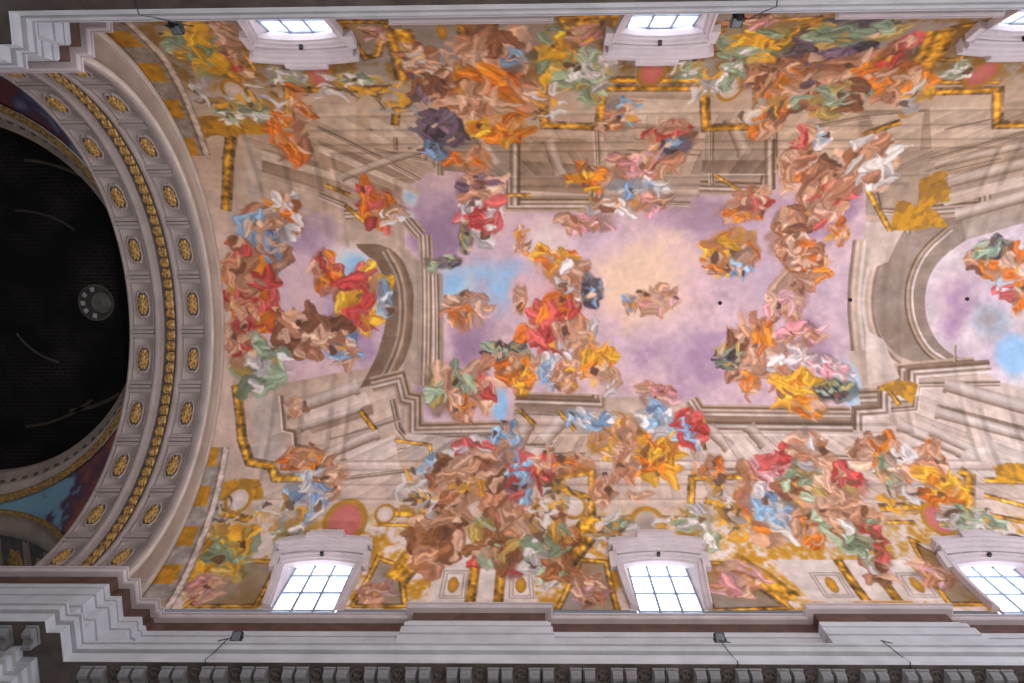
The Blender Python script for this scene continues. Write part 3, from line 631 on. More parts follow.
def seg(px, py, pts):
    """distance, signed offset and run along a polyline with mitred corners and square ends"""
    best = None
    for i, ((ax, ay), (bx, by)) in enumerate(zip(pts[:-1], pts[1:])):
        dx, dy = bx - ax, by - ay; l = math.hypot(dx, dy) + 1e-9
        t0 = ((px - ax) * dx + (py - ay) * dy) / (l * l); t = np.clip(t0, 0, 1)
        d = np.hypot(px - ax - t * dx, py - ay - t * dy); sp_ = ((px - ax) * dy - (py - ay) * dx) / l
        if i == 0: out = np.where(t0 < 0, -t0 * l, 0)
        else: out = np.zeros(px.shape)
        if i == len(pts) - 2: out = np.maximum(out, np.where(t0 > 1, (t0 - 1) * l, 0))
        if best is None: best, sd, al, ov = d, sp_, t * l, out; run = l
        else:
            k = (d < best - 1e-6) | ((np.abs(d - best) <= 1e-6) & (np.abs(sp_) > np.abs(sd)))
            best = np.where(k, d, best); sd = np.where(k, sp_, sd); al = np.where(k, run + t * l, al); ov = np.where(k, out, ov); run += l
    return best, sd, al, ov
def inside(px, py, pts):
    r = np.zeros(px.shape, bool)
    for (ax, ay), (bx, by) in zip(pts, pts[1:] + pts[:1]):
        if ay == by: continue
        k = ((ay > py) != (by > py)) & (px < (bx - ax) * (py - ay) / (by - ay) + ax); r ^= k
    return r
LET = dict(f=[(214,172,146),(194,146,116),(172,118,90)], d=[(150,98,66),(120,76,54)], o=[(222,130,44),(204,104,38)], y=[(232,174,58),(214,150,52)], r=[(176,62,58),(198,92,88)],
           p=[(214,146,150),(206,160,164)], w=[(232,224,220),(206,198,200)], b=[(150,188,220),(120,150,186)], g=[(160,178,150),(122,140,116),(176,150,84)], k=[(62,54,60),(92,84,92)], v=[(120,96,116),(92,74,88)])
def stroke(x, s, ln, wd, ang, bend, col, r, kind=0):
    """one rounded swathe of paint: 0 = folded cloth, 1 = smooth tapered form, 2 = small dab"""
    R_ = ln * 1.25; w = win(x - R_, x + R_, s - R_, s + R_)
    if w is None: return
    px, py = XX[w] - x + .22 * ln * 2.2 * N4[w], SS[w] - s + .22 * ln * 2.2 * N6[w]; ca, sa = math.cos(ang), math.sin(ang)
    u = (px * ca + py * sa) / ln; v = (-px * sa + py * ca) / wd - bend * u * u * ln / wd
    prof = np.clip(1 - np.abs(u) ** (3. if kind == 0 else 2.4), 0, 1) ** .5 * (1 - (.2 if kind == 0 else .4) * u)
    al = np.clip((prof - np.abs(v)) * wd / .05, 0, 1) * (np.abs(u) < 1)
    q = v / np.maximum(prof, .08); ph = r.random() * 6
    sh = 1.0 + .16 * np.cos(q * 1.4 - .9) - .3 * np.clip(q - .15, 0, 1) ** 1.5 - .1 * np.clip(-q - .7, 0, 1)
    if kind == 0: sh = sh + .16 * np.sin(q * (3 + 3 * r.random()) + u * 3 * (r.random() - .5) + 4 * N4[w] + ph) + .1 * np.sin(q * 9 + u * 2 + 6 * N6[w] + ph)
    sh = sh + .12 * N5[w]
    blend(w, np.clip(col * sh[..., None], 0, 1), al * .93)
def paint(f):
    k = f[0]; pts = f[-1]
    if k == 'P':
        _, c1, c2, soft, warp, _p = f; xs = [p[0] for p in pts]; ss = [p[1] for p in pts]
        w = win(min(xs) - .5, max(xs) + .5, min(ss) - .5, max(ss) + .5)
        if w is None: return
        px, py = XX[w] + warp * N4[w] * 3, SS[w] + warp * N3[w] * 3
        m = inside(px, py, pts); d = seg(px, py, pts + pts[:1])[0]
        al = np.clip(.5 + np.where(m, d, -d) / max(soft, .03), 0, 1)
        t = np.clip(.5 + 1.3 * N2[w] + .5 * N4[w] + .35 * (SS[w] - np.mean(ss)) / (max(ss) - min(ss)), 0, 1)[..., None]
        if c1 == 'GO': t = np.clip(.5 + 3 * N3[w] + 2 * N5[w], 0, 1)[..., None]
        blend(w, (COL[c1] * (1 - t) + COL[c2] * t) * (1 + .18 * N3[w])[..., None], al)
        if c1 == 'LI': skym[w] = np.maximum(skym[w], al)
    elif k == 'L':
        _, cols, wd, _p = f; xs = [p[0] for p in pts]; ss = [p[1] for p in pts]; e = wd
        w = win(min(xs) - e, max(xs) + e, min(ss) - e, max(ss) + e)
        if w is None: return
        d, sd, al_, ov = seg(XX[w], SS[w], pts)
        al = np.clip(.5 + (wd / 2 - np.abs(sd)) / .04, 0, 1) * (d < wd * .8) * np.clip(1 - ov / .04, 0, 1)
        n_ = len(cols); q = np.clip((sd / wd + .5) * n_ - .5, 0, n_ - 1 - 1e-3); i = q.astype(int); fr = (q - i)[..., None]; fr = fr * fr * (3 - 2 * fr)
        tab = np.array([COL[c] for c in cols]); c = tab[i] * (1 - fr) + tab[i + 1] * fr
        if 'GO' in cols: c = c * (1 + 1.1 * N5[w] + .5 * N6[w])[..., None]
        else: c = c * (1 + .2 * N3[w] + .25 * N1[w])[..., None]
        blend(w, np.clip(c, 0, 1), al)
    elif k == 'K':
        _, c1, c2, wd, _p = f; xs = [p[0] for p in pts]; ss = [p[1] for p in pts]
        w = win(min(xs) - wd, max(xs) + wd, min(ss) - wd, max(ss) + wd)
        if w is None: return
        (ax, ay), (bx, by) = pts; l = math.hypot(bx - ax, by - ay); ux, uy = (bx - ax) / l, (by - ay) / l
        u = (XX[w] - ax) * ux + (SS[w] - ay) * uy; v = (-(XX[w] - ax) * uy + (SS[w] - ay) * ux) / (wd / 2)
        cap = np.where((u < .14) | (u > l - .2), 1.22, 1.)
        al = np.clip((cap - np.abs(v)) * wd / .08, 0, 1) * np.clip(.5 + u / .04, 0, 1) * np.clip(.5 + (l - u) / .04, 0, 1)
        t = np.clip(.15 + .75 * np.abs(v / cap + .3) ** 1.6 + .6 * N1[w], 0, 1)[..., None]
        blend(w, COL[c1] * (1 - t) + COL[c2] * t, al)
    elif k == 'B':
        _, c1, c2, rx, ry, warp, op, _p = f; (x, s), = pts; w = win(x - rx * 1.8, x + rx * 1.8, s - ry * 1.8, s + ry * 1.8)
        if w is None: return
        d = np.hypot((XX[w] - x) / rx, (SS[w] - s) / ry) + warp * 1.5 * N1[w] + warp * .9 * N4[w]
        soft = .12 if warp < .12 else .55
        al = np.clip((1.05 - d) / soft, 0, 1); al = al * al * (3 - 2 * al) * op
        t = np.clip(d * .8 + (0 if warp < .12 else 1.4) * N2[w] + .8 * N4[w], 0, 1)[..., None]
        blend(w, COL[c1] * (1 - t) + COL[c2] * t, al)
    elif k == 'O':
        _, c1, c2, rx, ry, _p = f; (x, s), = pts; r = np.random.default_rng(int(abs(x * 91 + s * 37)) + 3)
        for i in range(16):
            a = r.random() * 2 * PI; q = math.sqrt(r.random())
            c = [(206,150,54),(150,112,58),(206,200,198),(150,146,144),(84,68,58)][r.integers(5)]
            stroke(x + rx * q * math.cos(a), s + ry * q * math.sin(a), .22 + .25 * r.random(), .07 + .1 * r.random(), r.random() * PI, r.normal() * .5, np.array(c) / 255., r, 1)
    elif k == 'C':
        _, pal, n, rx, ry, ang, sz, _p = f; (x, s), = pts
        r = np.random.default_rng(int(abs(x * 131 + s * 57)) + len(pal) + n)
        pool = [c for ch in pal for c in LET[ch]]
        av = np.mean(pool, 0) / 255. * .74
        w = win(x - rx * 1.4, x + rx * 1.4, s - ry * 1.4, s + ry * 1.4)
        if w is None: return
        d = np.hypot((XX[w] - x) / rx, (SS[w] - s) / ry) + .9 * N1[w] + .9 * N4[w]
        blend(w, av * (1 + .6 * N3[w] + .5 * N4[w])[..., None], np.clip((1.05 - d) / .3, 0, 1) * .8)
        big = math.sqrt(rx * ry); ang = math.radians(ang); M_ = int(n * 2.0)
        for i in range(M_):
            a = r.random() * 2 * PI; q = math.sqrt(r.random()) * .88; t = i / M_
            kind = (0, 1, 0, 0, 2, 0, 1)[i % 7] if t > .2 else 0
            c = np.array(pool[r.integers(len(pool))]) / 255. if kind != 1 or r.random() < .3 or not ('f' in pal or 'd' in pal or 'o' in pal) else np.array(LET['f' if r.random() < .75 else 'd'][r.integers(2)]) / 255.
            if kind == 2: c = np.array([(84, 60, 48), (224, 186, 156), (206, 150, 70), (120, 84, 64)][r.integers(4)]) / 255.
            ln = max(big * (.6 - .34 * t) * (.7 + .6 * r.random()), .15)
            wd = ln * ((.42, .26, .3)[kind] + .2 * r.random())
            if kind == 1: ln *= 1.05
            if kind == 2: ln = wd = .1 + .09 * r.random()
            dr = r.normal() * .75 + (ang if rx >= ry else PI / 2 + ang)
            stroke(x + rx * q * math.cos(a), s + ry * q * math.sin(a), ln, max(wd, .07), dr, r.normal() * .35, c * (.74 + .32 * r.random()), r, kind)
img_ = [img, None]; skym = np.zeros((ns, nx))
for f in PAINT:
    if f[0] not in 'CO': paint(f)
# painted courses and pilasters receding from the open sky
uu, vv = np.abs(XX - 5.) / 8.35, np.abs(SS - .3) / 4.5
rr = np.maximum(uu, vv); ww = np.where(uu > vv, (SS - .3) / 4.5, (XX - 5.) / 4.2) / rr
m_ = np.ones((ns, nx))
for r0, r1, k in ((1.0, 1.03, .78), (1.05, 1.08, 1.1), (1.1, 1.13, .8), (1.18, 1.2, .86), (1.2, 1.22, 1.1), (1.44, 1.46, .8), (1.46, 1.49, 1.12), (1.52, 1.545, .78), (1.6, 1.63, 1.08), (1.66, 1.685, .8), (1.8, 1.82, .84), (1.82, 1.85, 1.1)):
    m_ *= 1 + (k - 1) * np.clip(np.minimum(rr - r0, r1 - rr) * 4.5 / .05 + .5, 0, 1)
fr_ = np.mod(ww * 5.0 + .2 * np.sin(ww * 9), 1.)
pil = np.where(fr_ < .3, 1.08, np.where(fr_ < .36, .78, np.where(fr_ < .6, .9, np.where(fr_ < .66, 1.06, .98))))
m_ *= np.where((rr > 1.22) & (rr < 1.44), pil, np.where((rr > 1.545) & (rr < 1.8), 1 + (pil - 1) * .7, 1))
img *= (1 + (m_ - 1) * COURSES * (1 - skym) * np.where((np.abs(SS) < 4.6) & (uu > vv), .45, 1.) * (np.abs(SS) < 9.3))[..., None]
fig = img.copy(); fa = np.zeros((ns, nx)); img_ = [fig, fa]
for f in PAINT:
    if f[0] in 'CO': paint(f)
# let the swathes flow: the whole layer is stirred by a fine swirl
U, V = fbm(.6, 3, 140, .6), fbm(.6, 3, 150, .6)
jj = np.clip(np.arange(nx)[None, :] + (U * STIR / DS), 0, nx - 1.001); ii = np.clip(np.arange(ns)[:, None] + (V * STIR / DS), 0, ns - 1.001)
i0, j0 = ii.astype(int), jj.astype(int); fi, fj = (ii - i0)[..., None], (jj - j0)[..., None]
def bil(a): return (a[i0, j0] * (1 - fi) + a[i0 + 1, j0] * fi) * (1 - fj) + (a[i0, j0 + 1] * (1 - fi) + a[i0 + 1, j0 + 1] * fi) * fj
fw = bil(fa[..., None]); img = img * (1 - fw) + bil(fig) * fw
# grey painted border with gilt panels where the vault meets the arch
sa_ = np.abs(SS)
xr = np.where(SS > 0, np.interp(sa_, BOT[0], BOT[1]), np.interp(sa_, TOP[0], TOP[1]))
bw = np.clip((xr - XX) / .05, 0, 1) * (sa_ > 6.2)
q = XX - xr + .8
c = np.where(((q < .36) & (np.mod(sa_, 1.75) > .85))[..., None], COL['GO'] * .85, COL['GY'])
c = np.where(((q > .46) & (q < .52))[..., None], COL['SD'], c); c = np.where(((q > .55) & (q < .72))[..., None], COL['SL'], c)
img = img * (1 - bw[..., None]) + c * (1 + .3 * N3 + .3 * N5)[..., None] * bw[..., None]
img *= (1 + .10 * N5 + .08 * N3)[..., None]
top = np.clip((-SS - 2.5) / 4, 0, 1)[..., None] * (1 - fw * .6); img *= 1 - top * np.array((.13, .17, .24))   # darker, browner tint towards this side
img = img * (1 - HAZE) + np.array((206, 188, 184)) / 255. * HAZE
g = img.mean(2, keepdims=True); img = np.clip(g + (img - g) * SATUR, 0, 1)
img = np.clip(img * PAINTGAIN, 0, .97)
WIN = [(-7.0, 1), (4.42, 1), (15.45, 1), (-6.75, -1), (4.02, -1), (14.75, -1)]
HW = 1.2
def hws(s): return 1.0 + .2 * min(1, max(0, (13.45 - s) / 1.9))
SH = {1: 11.42, -1: 11.95}; HH = {1: 24.4, -1: 23.8}
def shead(dx, sg): return SH[sg] - .18 * (1 - (dx / HW) ** 2)
ph = SS / L
co = np.stack([XX, A * np.sin(ph), HS + B * np.cos(ph) + H0], -1).reshape(-1, 3)
cx_, cs_ = (gx[:-1] + gx[1:]) / 2, (gs[:-1] + gs[1:]) / 2
FX, FS = np.meshgrid(cx_, cs_); keep = np.ones(FX.shape, bool)
for xc, sg in WIN:
    dx = FX - xc; keep &= ~((np.abs(dx) < 1.04 + .2 * np.clip((13.45 - FS * sg) / 1.9, 0, 1)) & (FS * sg > shead(np.clip(dx, -HW, HW), sg) - .04))
ii, jj = np.nonzero(keep); v0 = ii * nx + jj
quads = np.stack([v0, v0 + nx, v0 + nx + 1, v0 + 1], 1).astype(np.int32)
me = bpy.data.meshes.new('ceiling'); me.vertices.add(len(co)); me.vertices.foreach_set('co', co.ravel())
me.loops.add(quads.size); me.loops.foreach_set('vertex_index', quads.ravel())
me.polygons.add(len(quads)); me.polygons.foreach_set('loop_start', np.arange(0, quads.size, 4, dtype=np.int32))
me.update(calc_edges=True); me.polygons.foreach_set('use_smooth', np.ones(len(quads), bool))
at = me.color_attributes.new('fresco', 'FLOAT_COLOR', 'POINT')
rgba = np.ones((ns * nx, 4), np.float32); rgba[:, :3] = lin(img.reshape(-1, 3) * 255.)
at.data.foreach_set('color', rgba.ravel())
fm = bpy.data.materials.new('fresco_paint'); fm.use_nodes = True; nt = fm.node_tree; b = nt.nodes['Principled BSDF']
b.inputs['Roughness'].default_value = .85; b.inputs['Specular IOR Level'].default_value = .2
an = nt.nodes.new('ShaderNodeAttribute'); an.attribute_name = 'fresco'; nt.links.new(an.outputs['Color'], b.inputs['Base Color'])
tc = nt.nodes.new('ShaderNodeTexCoord'); no = nt.nodes.new('ShaderNodeTexNoise'); no.inputs['Scale'].default_value = 5; bp = nt.nodes.new('ShaderNodeBump'); bp.inputs['Strength'].default_value = .12
nt.links.new(tc.outputs['Object'], no.inputs['Vector']); nt.links.new(no.outputs['Fac'], bp.inputs['Height']); nt.links.new(bp.outputs['Normal'], b.inputs['Normal'])
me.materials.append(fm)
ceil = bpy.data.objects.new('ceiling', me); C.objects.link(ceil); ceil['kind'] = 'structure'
ceil['label'] = 'painted barrel vault of lilac clouds, coloured draperies and stone mouldings'; ceil['category'] = 'ceiling'
for x, s in ((7.79, .24), (12.98, .14), (17.62, .13)):
    mb = MB(); rows = []
    for r_, l_ in ((.08, .0), (.08, .03), (.055, .035), (.045, .01), (.001, .005)):
        rows.append([vp(x + r_ * math.cos(t * PI / 8), s + r_ * math.sin(t * PI / 8), l_) for t in range(16)])
    mb.grid(rows, closed_v=True).build('cord_hole', M['black'], ceil)
# ------------------------------------------------------------------ windows
def vpatch(mb, inner, outer, lift, base=-.06):
    rows = [[vp(*a, base), vp(*a, lift), vp(*b, lift), vp(*b, base)] for a, b in zip(inner, outer)]
    mb.grid(rows, closed_v=True); n = len(rows)
    mb.add(rows[0], [(0, 1, 2, 3)]); mb.add(rows[-1], [(3, 2, 1, 0)]); return mb
def outline(xc, sg, off, n=11):
    """jamb - head - jamb, moved outwards by off"""
    ss_ = [13.45 + (SH[sg] - off - 13.45) * i / 8 for i in range(8)]; pts = [(xc - hws(s) - off, sg * s) for s in ss_]
    for i in range(n):
        d = -1 + 2 * i / (n - 1); pts.append((xc + d * (HW + off), sg * (shead(d * HW, sg) - off)))
    pts += [(xc + hws(s) + off, sg * s) for s in reversed(ss_)]
    return pts
def headstrip(xc, sg, xa, xb, o0, o1, n=9):
    a, b = [], []
    for i in range(n):
        x = xa + (xb - xa) * i / (n - 1); h = SH[sg] - .18 * (1 - (x / 1.7) ** 2)
        a.append((xc + x, sg * (h - o0))); b.append((xc + x, sg * (h - o1)))
    return a, b
YP, LEAN = 8.96, .06
PLACE = ['above the lower cornice, nearest the coffered arch', 'above the lower cornice, between the two plinth breaks', 'above the lower cornice, cut by the picture edge',
         'seen upside down over the upper cornice, nearest the coffered arch', 'seen upside down over the upper cornice, middle of the row', 'seen upside down over the upper cornice, cut by the picture corner']
for k, (xc, sg) in enumerate(WIN):
    w = empty('window_%d' % (k + 1), (xc, sg * YP, 20.9 + H0), kind='structure', category='window', label='white arched window with dark glazing bars, ' + PLACE[k])
    pw = .98
    def pane_line(off=0.):
        P_ = [(xc - pw - off, 20.9 + (HH[sg] - 20.9) * i / 8) for i in range(8)]
        P_ += [(xc + (-1 + .2 * i) * (pw + off), HH[sg] + .16 * (1 - (-1 + .2 * i) ** 2) + off) for i in range(11)]
        P_ += [(xc + pw + off, 20.9 + (HH[sg] - 20.9) * i / 8) for i in reversed(range(8))]
        return [(x, sg * (YP - LEAN * (h - 20.9)), h + H0) for x, h in P_]
    vo = outline(xc, sg, .0); po = pane_line()
    mb = MB(); mb.grid([[a, b_] for a, b_ in zip([vp(*q, .05) for q in vo], po)]); mb.build('reveal', M['pink'], w)
    mb = MB(); ps = pane_line(.06); mb.add([(x, y + sg * .03, z) for x, y, z in ps], [tuple(range(len(ps)))]); mb.build('pane', M['pane'], w)
    mb = MB(); t_ = .075
    lm = Matrix.Rotation(sg * math.atan(LEAN), 3, 'X'); hm = (20.9 + HH[sg]) / 2 + .1
    for x in (-.34, .34): mb.box((xc + x, sg * (YP - .04 - LEAN * (hm - 20.9)), hm + H0), (t_, .05, HH[sg] - 20.9 + .3), lm)
    for h in (21.75, 22.78, 23.85): mb.box((xc, sg * (YP - .04 - LEAN * (h - 20.9)), h + H0), (2 * pw, .05, t_))
    for x in (-pw, pw): mb.box((xc + x, sg * (YP - .02 - LEAN * (hm - .1 - 20.9)), hm - .1 + H0), (.06, .06, HH[sg] - 20.9), lm)
    mb.build('glazing_bars', M['bar'], w)
    s_ = MB()
    vpatch(s_, outline(xc, sg, 0), outline(xc, sg, .08), .10)
    vpatch(s_, outline(xc, sg, .08), outline(xc, sg, .2), .17)
    vpatch(s_, outline(xc, sg, .2), outline(xc, sg, .27), .24)
    fixn(s_.build('frame', M['pink'], w))
    s_ = MB()
    for xa, xb, o0, o1, l in ((-1.42, 1.42, .30, .46, .26), (-1.52, 1.52, .46, .62, .36), (-1.66, 1.66, .62, .74, .46), (-1.62, -.6, .74, .98, .34), (.6, 1.62, .74, .98, .34), (-.66, .66, .74, .9, .52), (-.6, .6, .9, 1.12, .42), (-1.66, -1.4, -.25, .46, .22), (1.4, 1.66, -.25, .46, .22)):
        a, b_ = headstrip(xc, sg, xa, xb, o0, o1); vpatch(s_, a, b_, l)
    fixn(s_.build('hood', M['pink'], w))
    s_ = MB(); a, b_ = headstrip(xc, sg, -.05, .05, .1, .2, 3); vpatch(s_, a, b_, .3); s_.build('hook', M['black'], w)
# ------------------------------------------------------------------ cornices and attic
def sweep(path, prof, sg):
    """profile of (outward offset, height) along a plan path of right-angled breaks; y is the distance from the nave axis"""
    n = len(path); rows = []
    for i, (x, y) in enumerate(path):
        ns_ = []
        for a, b_ in ((i - 1, i), (i, i + 1)):
            if a < 0 or b_ >= n: continue
            dx, dy = path[b_][0] - path[a][0], path[b_][1] - path[a][1]; l = math.hypot(dx, dy)
            v = (-dy / l, dx / l)
            if not any(abs(v[0] - q[0]) + abs(v[1] - q[1]) < .3 for q in ns_): ns_.append(v)
        ox, oy = sum(v[0] for v in ns_), sum(v[1] for v in ns_)
        rows.append([(x + ox * o, sg * (y + oy * o), h + H0) for o, h in prof])
    return rows
LIPS = {1: [(-16.6, 6.62), (-11.85, 6.62), (-11.85, 6.92), (-11.5, 6.92), (-11.5, 7.69), (23, 7.69)], -1: [(-16.6, 6.56), (-11.5, 6.56), (-11.5, 6.88), (-11.2, 6.88), (-11.2, 7.57), (23, 7.6)]}
ATT = [(-16.6, 7.08), (-11.93, 7.08), (-11.93, 7.46), (-11.6, 7.46), (-11.6, 8.1), (-11.05, 8.1), (-11.05, 8.38), (-10.96, 8.38), (-10.96, 8.54), (-3.63, 8.54), (-3.63, 8.2), (.76, 8.2), (.76, 8.54), (8.16, 8.54), (8.16, 8.2), (12.5, 8.2), (12.5, 8.54), (23, 8.54)]
P_CORN = [(.5, 18.0), (.0, 18.0), (.0, 17.94), (.08, 17.93), (.08, 17.85), (.0, 17.83), (-.01, 17.7), (.01, 17.64), (.18, 17.62), (.18, 17.48), (.02, 17.46), (.02, 17.4), (.06, 17.28), (.05, 17.2), (.01, 17.14), (.01, 17.06)]
P_SOFF = [(.01, 17.06), (1.3, 17.03)]
P_BED = [(.64, 17.05), (.64, 16.8), (.74, 16.78), (.76, 16.62), (.86, 16.6), (.88, 16.4), (1.02, 16.36), (1.06, 16.1), (1.16, 16.05), (1.18, 14.2)]
P_ATT1 = [(.85, 21.9), (.0, 21.06), (.0, 21.0), (.07, 20.99), (.07, 20.95), (.02, 20.94), (.03, 20.89), (.08, 20.86), (.24, 20.86)]
P_ATT2 = [(.24, 20.87), (.26, 20.3)]
P_ATT3 = [(.3, 20.32), (.18, 20.3), (.18, 20.22), (.26, 20.2), (.26, 20.12), (.1, 20.1), (.1, 19.92), (.2, 19.9), (.2, 19.8), (.06, 19.78), (.06, 19.45), (.16, 19.43), (.16, 19.33), (.03, 19.3), (.03, 18.75), (.1, 18.73), (.1, 18.66), (.03, 18.64), (.03, 17.6)]
for sg, k, place in ((1, 1, 'lower'), (-1, 2, 'upper')):
    o = MB().grid(sweep(LIPS[sg], P_CORN, sg)).build('trim_%d' % k, M['white'], None, kind='structure', category='cornice', label='long grey white cornice with stepped breaks across the %s edge' % place)
    MB().grid(sweep(LIPS[sg], P_SOFF, sg)).build('soffit', M['shade'], o)  # underside shade comes from the darker stone colour
    MB().grid(sweep(LIPS[sg], P_BED, sg)).build('bed_moulding', M['white'], o)
    a_ = MB().grid(sweep(ATT, P_ATT1, sg)).build('trim_%d' % (k + 2), M['pink'], None, kind='structure', category='moulding', label='stepped attic moulding with brown band above the %s cornice' % place)
    MB().grid(sweep(ATT, P_ATT2, sg)).build('brown_band', M['brown'], a_)
    MB().grid(sweep(ATT, P_ATT3, sg)).build('plinth', M['white'], a_)
    if sg > 0: low_cornice = o
# scrolled modillions under the lower cornice, and the flower bosses between the pairs
def modillion(x, y0, w=.24):
    mb = MB(); pr = [(.2, 17.04), (.2, 16.92), (.22, 16.82), (.27, 16.75), (.33, 16.74), (.38, 16.78), (.44, 16.82), (.5, 16.76), (.55, 16.68), (.62, 16.66), (.66, 17.04)]
    rows = [[(x + q, y0 + o_, h + H0) for o_, h in pr] for q in (-w / 2, w / 2)]
    mb.grid(rows); mb.add(rows[0], [tuple(range(len(pr)))]); mb.add(rows[1], [tuple(reversed(range(len(pr))))])
    mb.box((x, y0 + .41, 17.0 + H0), (w + .06, .48, .07)); return mb
def boss(x, y0):
    mb = MB(); rows = []
    for r_, d in ((.2, 0), (.2, .03), (.15, .03), (.14, .01)): rows.append([(x + r_ * math.cos(t * PI / 8), y0 + .4 + r_ * math.sin(t * PI / 8), 17.02 - d + H0) for t in range(16)])
    mb.grid(rows, closed_v=True); rows = []
    for q, d in ((0.02, .08), (.05, .07), (.09, .05), (.12, .01)): rows.append([(x + q * (1 + .3 * math.cos(5 * t * PI / 10)) * math.cos(t * PI / 10), y0 + .4 + q * (1 + .3 * math.cos(5 * t * PI / 10)) * math.sin(t * PI / 10), 17.03 - d + H0) for t in range(20)])
    return mb.grid(rows, closed_v=True)
m0 = fixn(modillion(0, 7.62).build('modillion', M['modillion'], low_cornice)); b0 = boss(0, 7.62).build('flower_boss', M['shade'], low_cornice)
PER, PH = 1.005, MODPH
xs = [PH + PER * i for i in range(-20, 27)]; xs = [x for x in xs if -11.2 < x < 12.9]
for i, x in enumerate(xs):
    for d in (-.165, .165):
        o = m0 if (i == 0 and d < 0) else m0.copy()
        if o is not m0: C.objects.link(o)
        o.location.x = x + d
    o = b0 if i == 0 else b0.copy()
    if o is not b0: C.objects.link(o)
    o.location.x = x + PER / 2
for x in PIERX:
    o = m0.copy(); C.objects.link(o); o.location.x = x; o.location.y = -1.07
# ------------------------------------------------------------------ coffered arch between the nave and the crossing
AR, AH = 7.5, 21.28
def ap(x, a, lift=0.):
    r = AR - lift
    if a > PI / 2: return (x, r, AH - (a - PI / 2) * AR + H0)
    if a < -PI / 2: return (x, -r, AH + (a + PI / 2) * AR + H0)
    return (x, r * math.sin(a), AH + r * math.cos(a) + H0)
AEND = PI / 2 + .12
def arcs(mb, prof, n=112):
    mb.grid([[ap(x, -AEND + 2 * AEND * i / n, l) for x, l in prof] for i in range(n + 1)]); return mb
arch = empty('coffered_arch', (-13.8, 0, AH + H0)); tag(arch, 'wide grey coffered arch with gilded rosettes beside the dark round canvas', 'arch')
SO = [(-15.42, -.9), (-15.42, -.02), (-15.38, .0), (-15.3, .0), (-15.28, -.05), (-14.44, -.05), (-14.42, .0), (-14.38, .04), (-14.28, .04), (-14.24, .0), (-14.22, -.1), (-13.58, -.1), (-13.56, 0), (-13.52, .04), (-13.42, .04), (-13.38, .0), (-13.36, -.05), (-12.52, -.05), (-12.5, 0), (-12.46, .04), (-12.3, .05), (-12.24, .05), (-12.2, .0)]
arcs(MB(), SO).build('soffit', M['lilac'], arch, True)
PER_A = math.radians(16.25)
for xa, xb in ((-15.3, -14.42), (-13.38, -12.5)):
    for k in range(-6, 6):
        a = (k + .5) * PER_A
        tr = MB()
        for da, db, l in ((-.030, -.012, .0), (-.007, .007, .025), (.012, .030, .0)):
            tr.grid([[ap(x, a + t, l_) for t, l_ in ((da, -.05), (da, l), (db, l), (db, -.05))] for x in (xa, xb)])
        tr.build('cross_rib', M['lilac'], arch)

def oval(t): return .97 + .07 * math.cos(4 * t + PI) - .03 * math.cos(8 * t)
def coffer():
    """panel frame, lobed rim and gilded rosette, made at the crown about the arch axis"""
    def q(u, v, l): r = AR - l; a = v / AR; return (u, r * math.sin(a), r * math.cos(a))
    mb = MB(); hw, hh = .36, .83
    rows = [[q(sx * (hw + o_), sy * (hh + o_), l) for sx, sy in ((-1, -1), (-1, 0), (-1, 1), (1, 1), (1, 0), (1, -1))] for o_, l in ((.03, -.05), (.025, -.02), (0, -.015), (-.03, -.05))]
    mb.grid(rows, closed_v=True)
    fr = mb.build('panel_frame', M['lilac'])
    mb = MB(); rows = [[q(.27 * s_ * oval(t) * math.cos(t), .56 * s_ * oval(t) * math.sin(t), l) for t in [2 * PI * i / 32 for i in range(32)]] for s_, l in ((1.06, -.05), (1.04, .0), (.96, .02), (.9, .0), (.86, -.045))]
    rim = mb.grid(rows, closed_v=True).build('lobed_rim', M['lilac'])
    mb = MB(); rows = [[q(.27 * s_ * oval(t) * math.cos(t), .56 * s_ * oval(t) * math.sin(t), -.044) for t in [2 * PI * i / 32 for i in range(32)]] for s_ in (.88, .01)]
    bed = mb.grid(rows, closed_v=True).build('rosette_bed', M['shade'])  # dark disc colours in the shade of the recess
    mb = MB(); rows = []
    for s_, l in ((.7, -.046), (.68, .0), (.55, .05), (.42, .02), (.34, .03), (.22, .09), (.08, .11), (.005, .1)):
        rows.append([q(.27 * s_ * (1 + (.09 if s_ > .35 else .04) * math.cos(10 * t)) * math.cos(t), .56 * s_ * (1 + (.09 if s_ > .35 else .04) * math.cos(10 * t)) * math.sin(t), l + (.03 * math.cos(10 * t) if .3 < s_ < .8 else 0)) for t in [2 * PI * i / 48 for i in range(48)]])
    ros = mb.grid(rows, closed_v=True).build('rosette', M['gold'], None, True)
    return fr, rim, ros, bed
fr, rim, ros, bed = coffer(); first = True
for xr in (-14.83, -12.9):
    for k in range(-5, 6):
        a = -k * PER_A; pr = None
        for j, src in enumerate((fr, rim, ros, bed)):
            o = src if first else src.copy()
            if not first: C.objects.link(o)
            if j == 0: pr = o; o.parent = arch; o.location = (xr + 13.8, 0, 0); o.rotation_euler = (a, 0, 0)
            else: o.parent = pr; o.location = (0, 0, 0)
        first = False
gar = MB()
for sgn in (-1, 1):
    k = 0
    while True:
        a = (-.03 + k * .0555); k += 1
        if a > PI / 2 + .02: break
        for px_, sp in ((-.05, -.55), (.05, .55), (0, 0)):
            rows = []
            for u, w_, l in ((0, .06, .0), (.1, .1, .06), (.2, .1, .07), (.3, .06, .02), (.38, .005, -.05)):
                rr = []
                for v_ in (-1, -.5, 0, .5, 1):
                    xx = -13.78 + px_ + v_ * w_ + sp * u * .25; rr.append(ap(xx, sgn * (a + u / AR), l - .04 * v_ * v_))
                rows.append(rr)
            gar.grid(rows)
arcs(MB(), [(-14.08, -.095), (-13.6, -.095)]).build('garland_bed', M['shade'], arch)
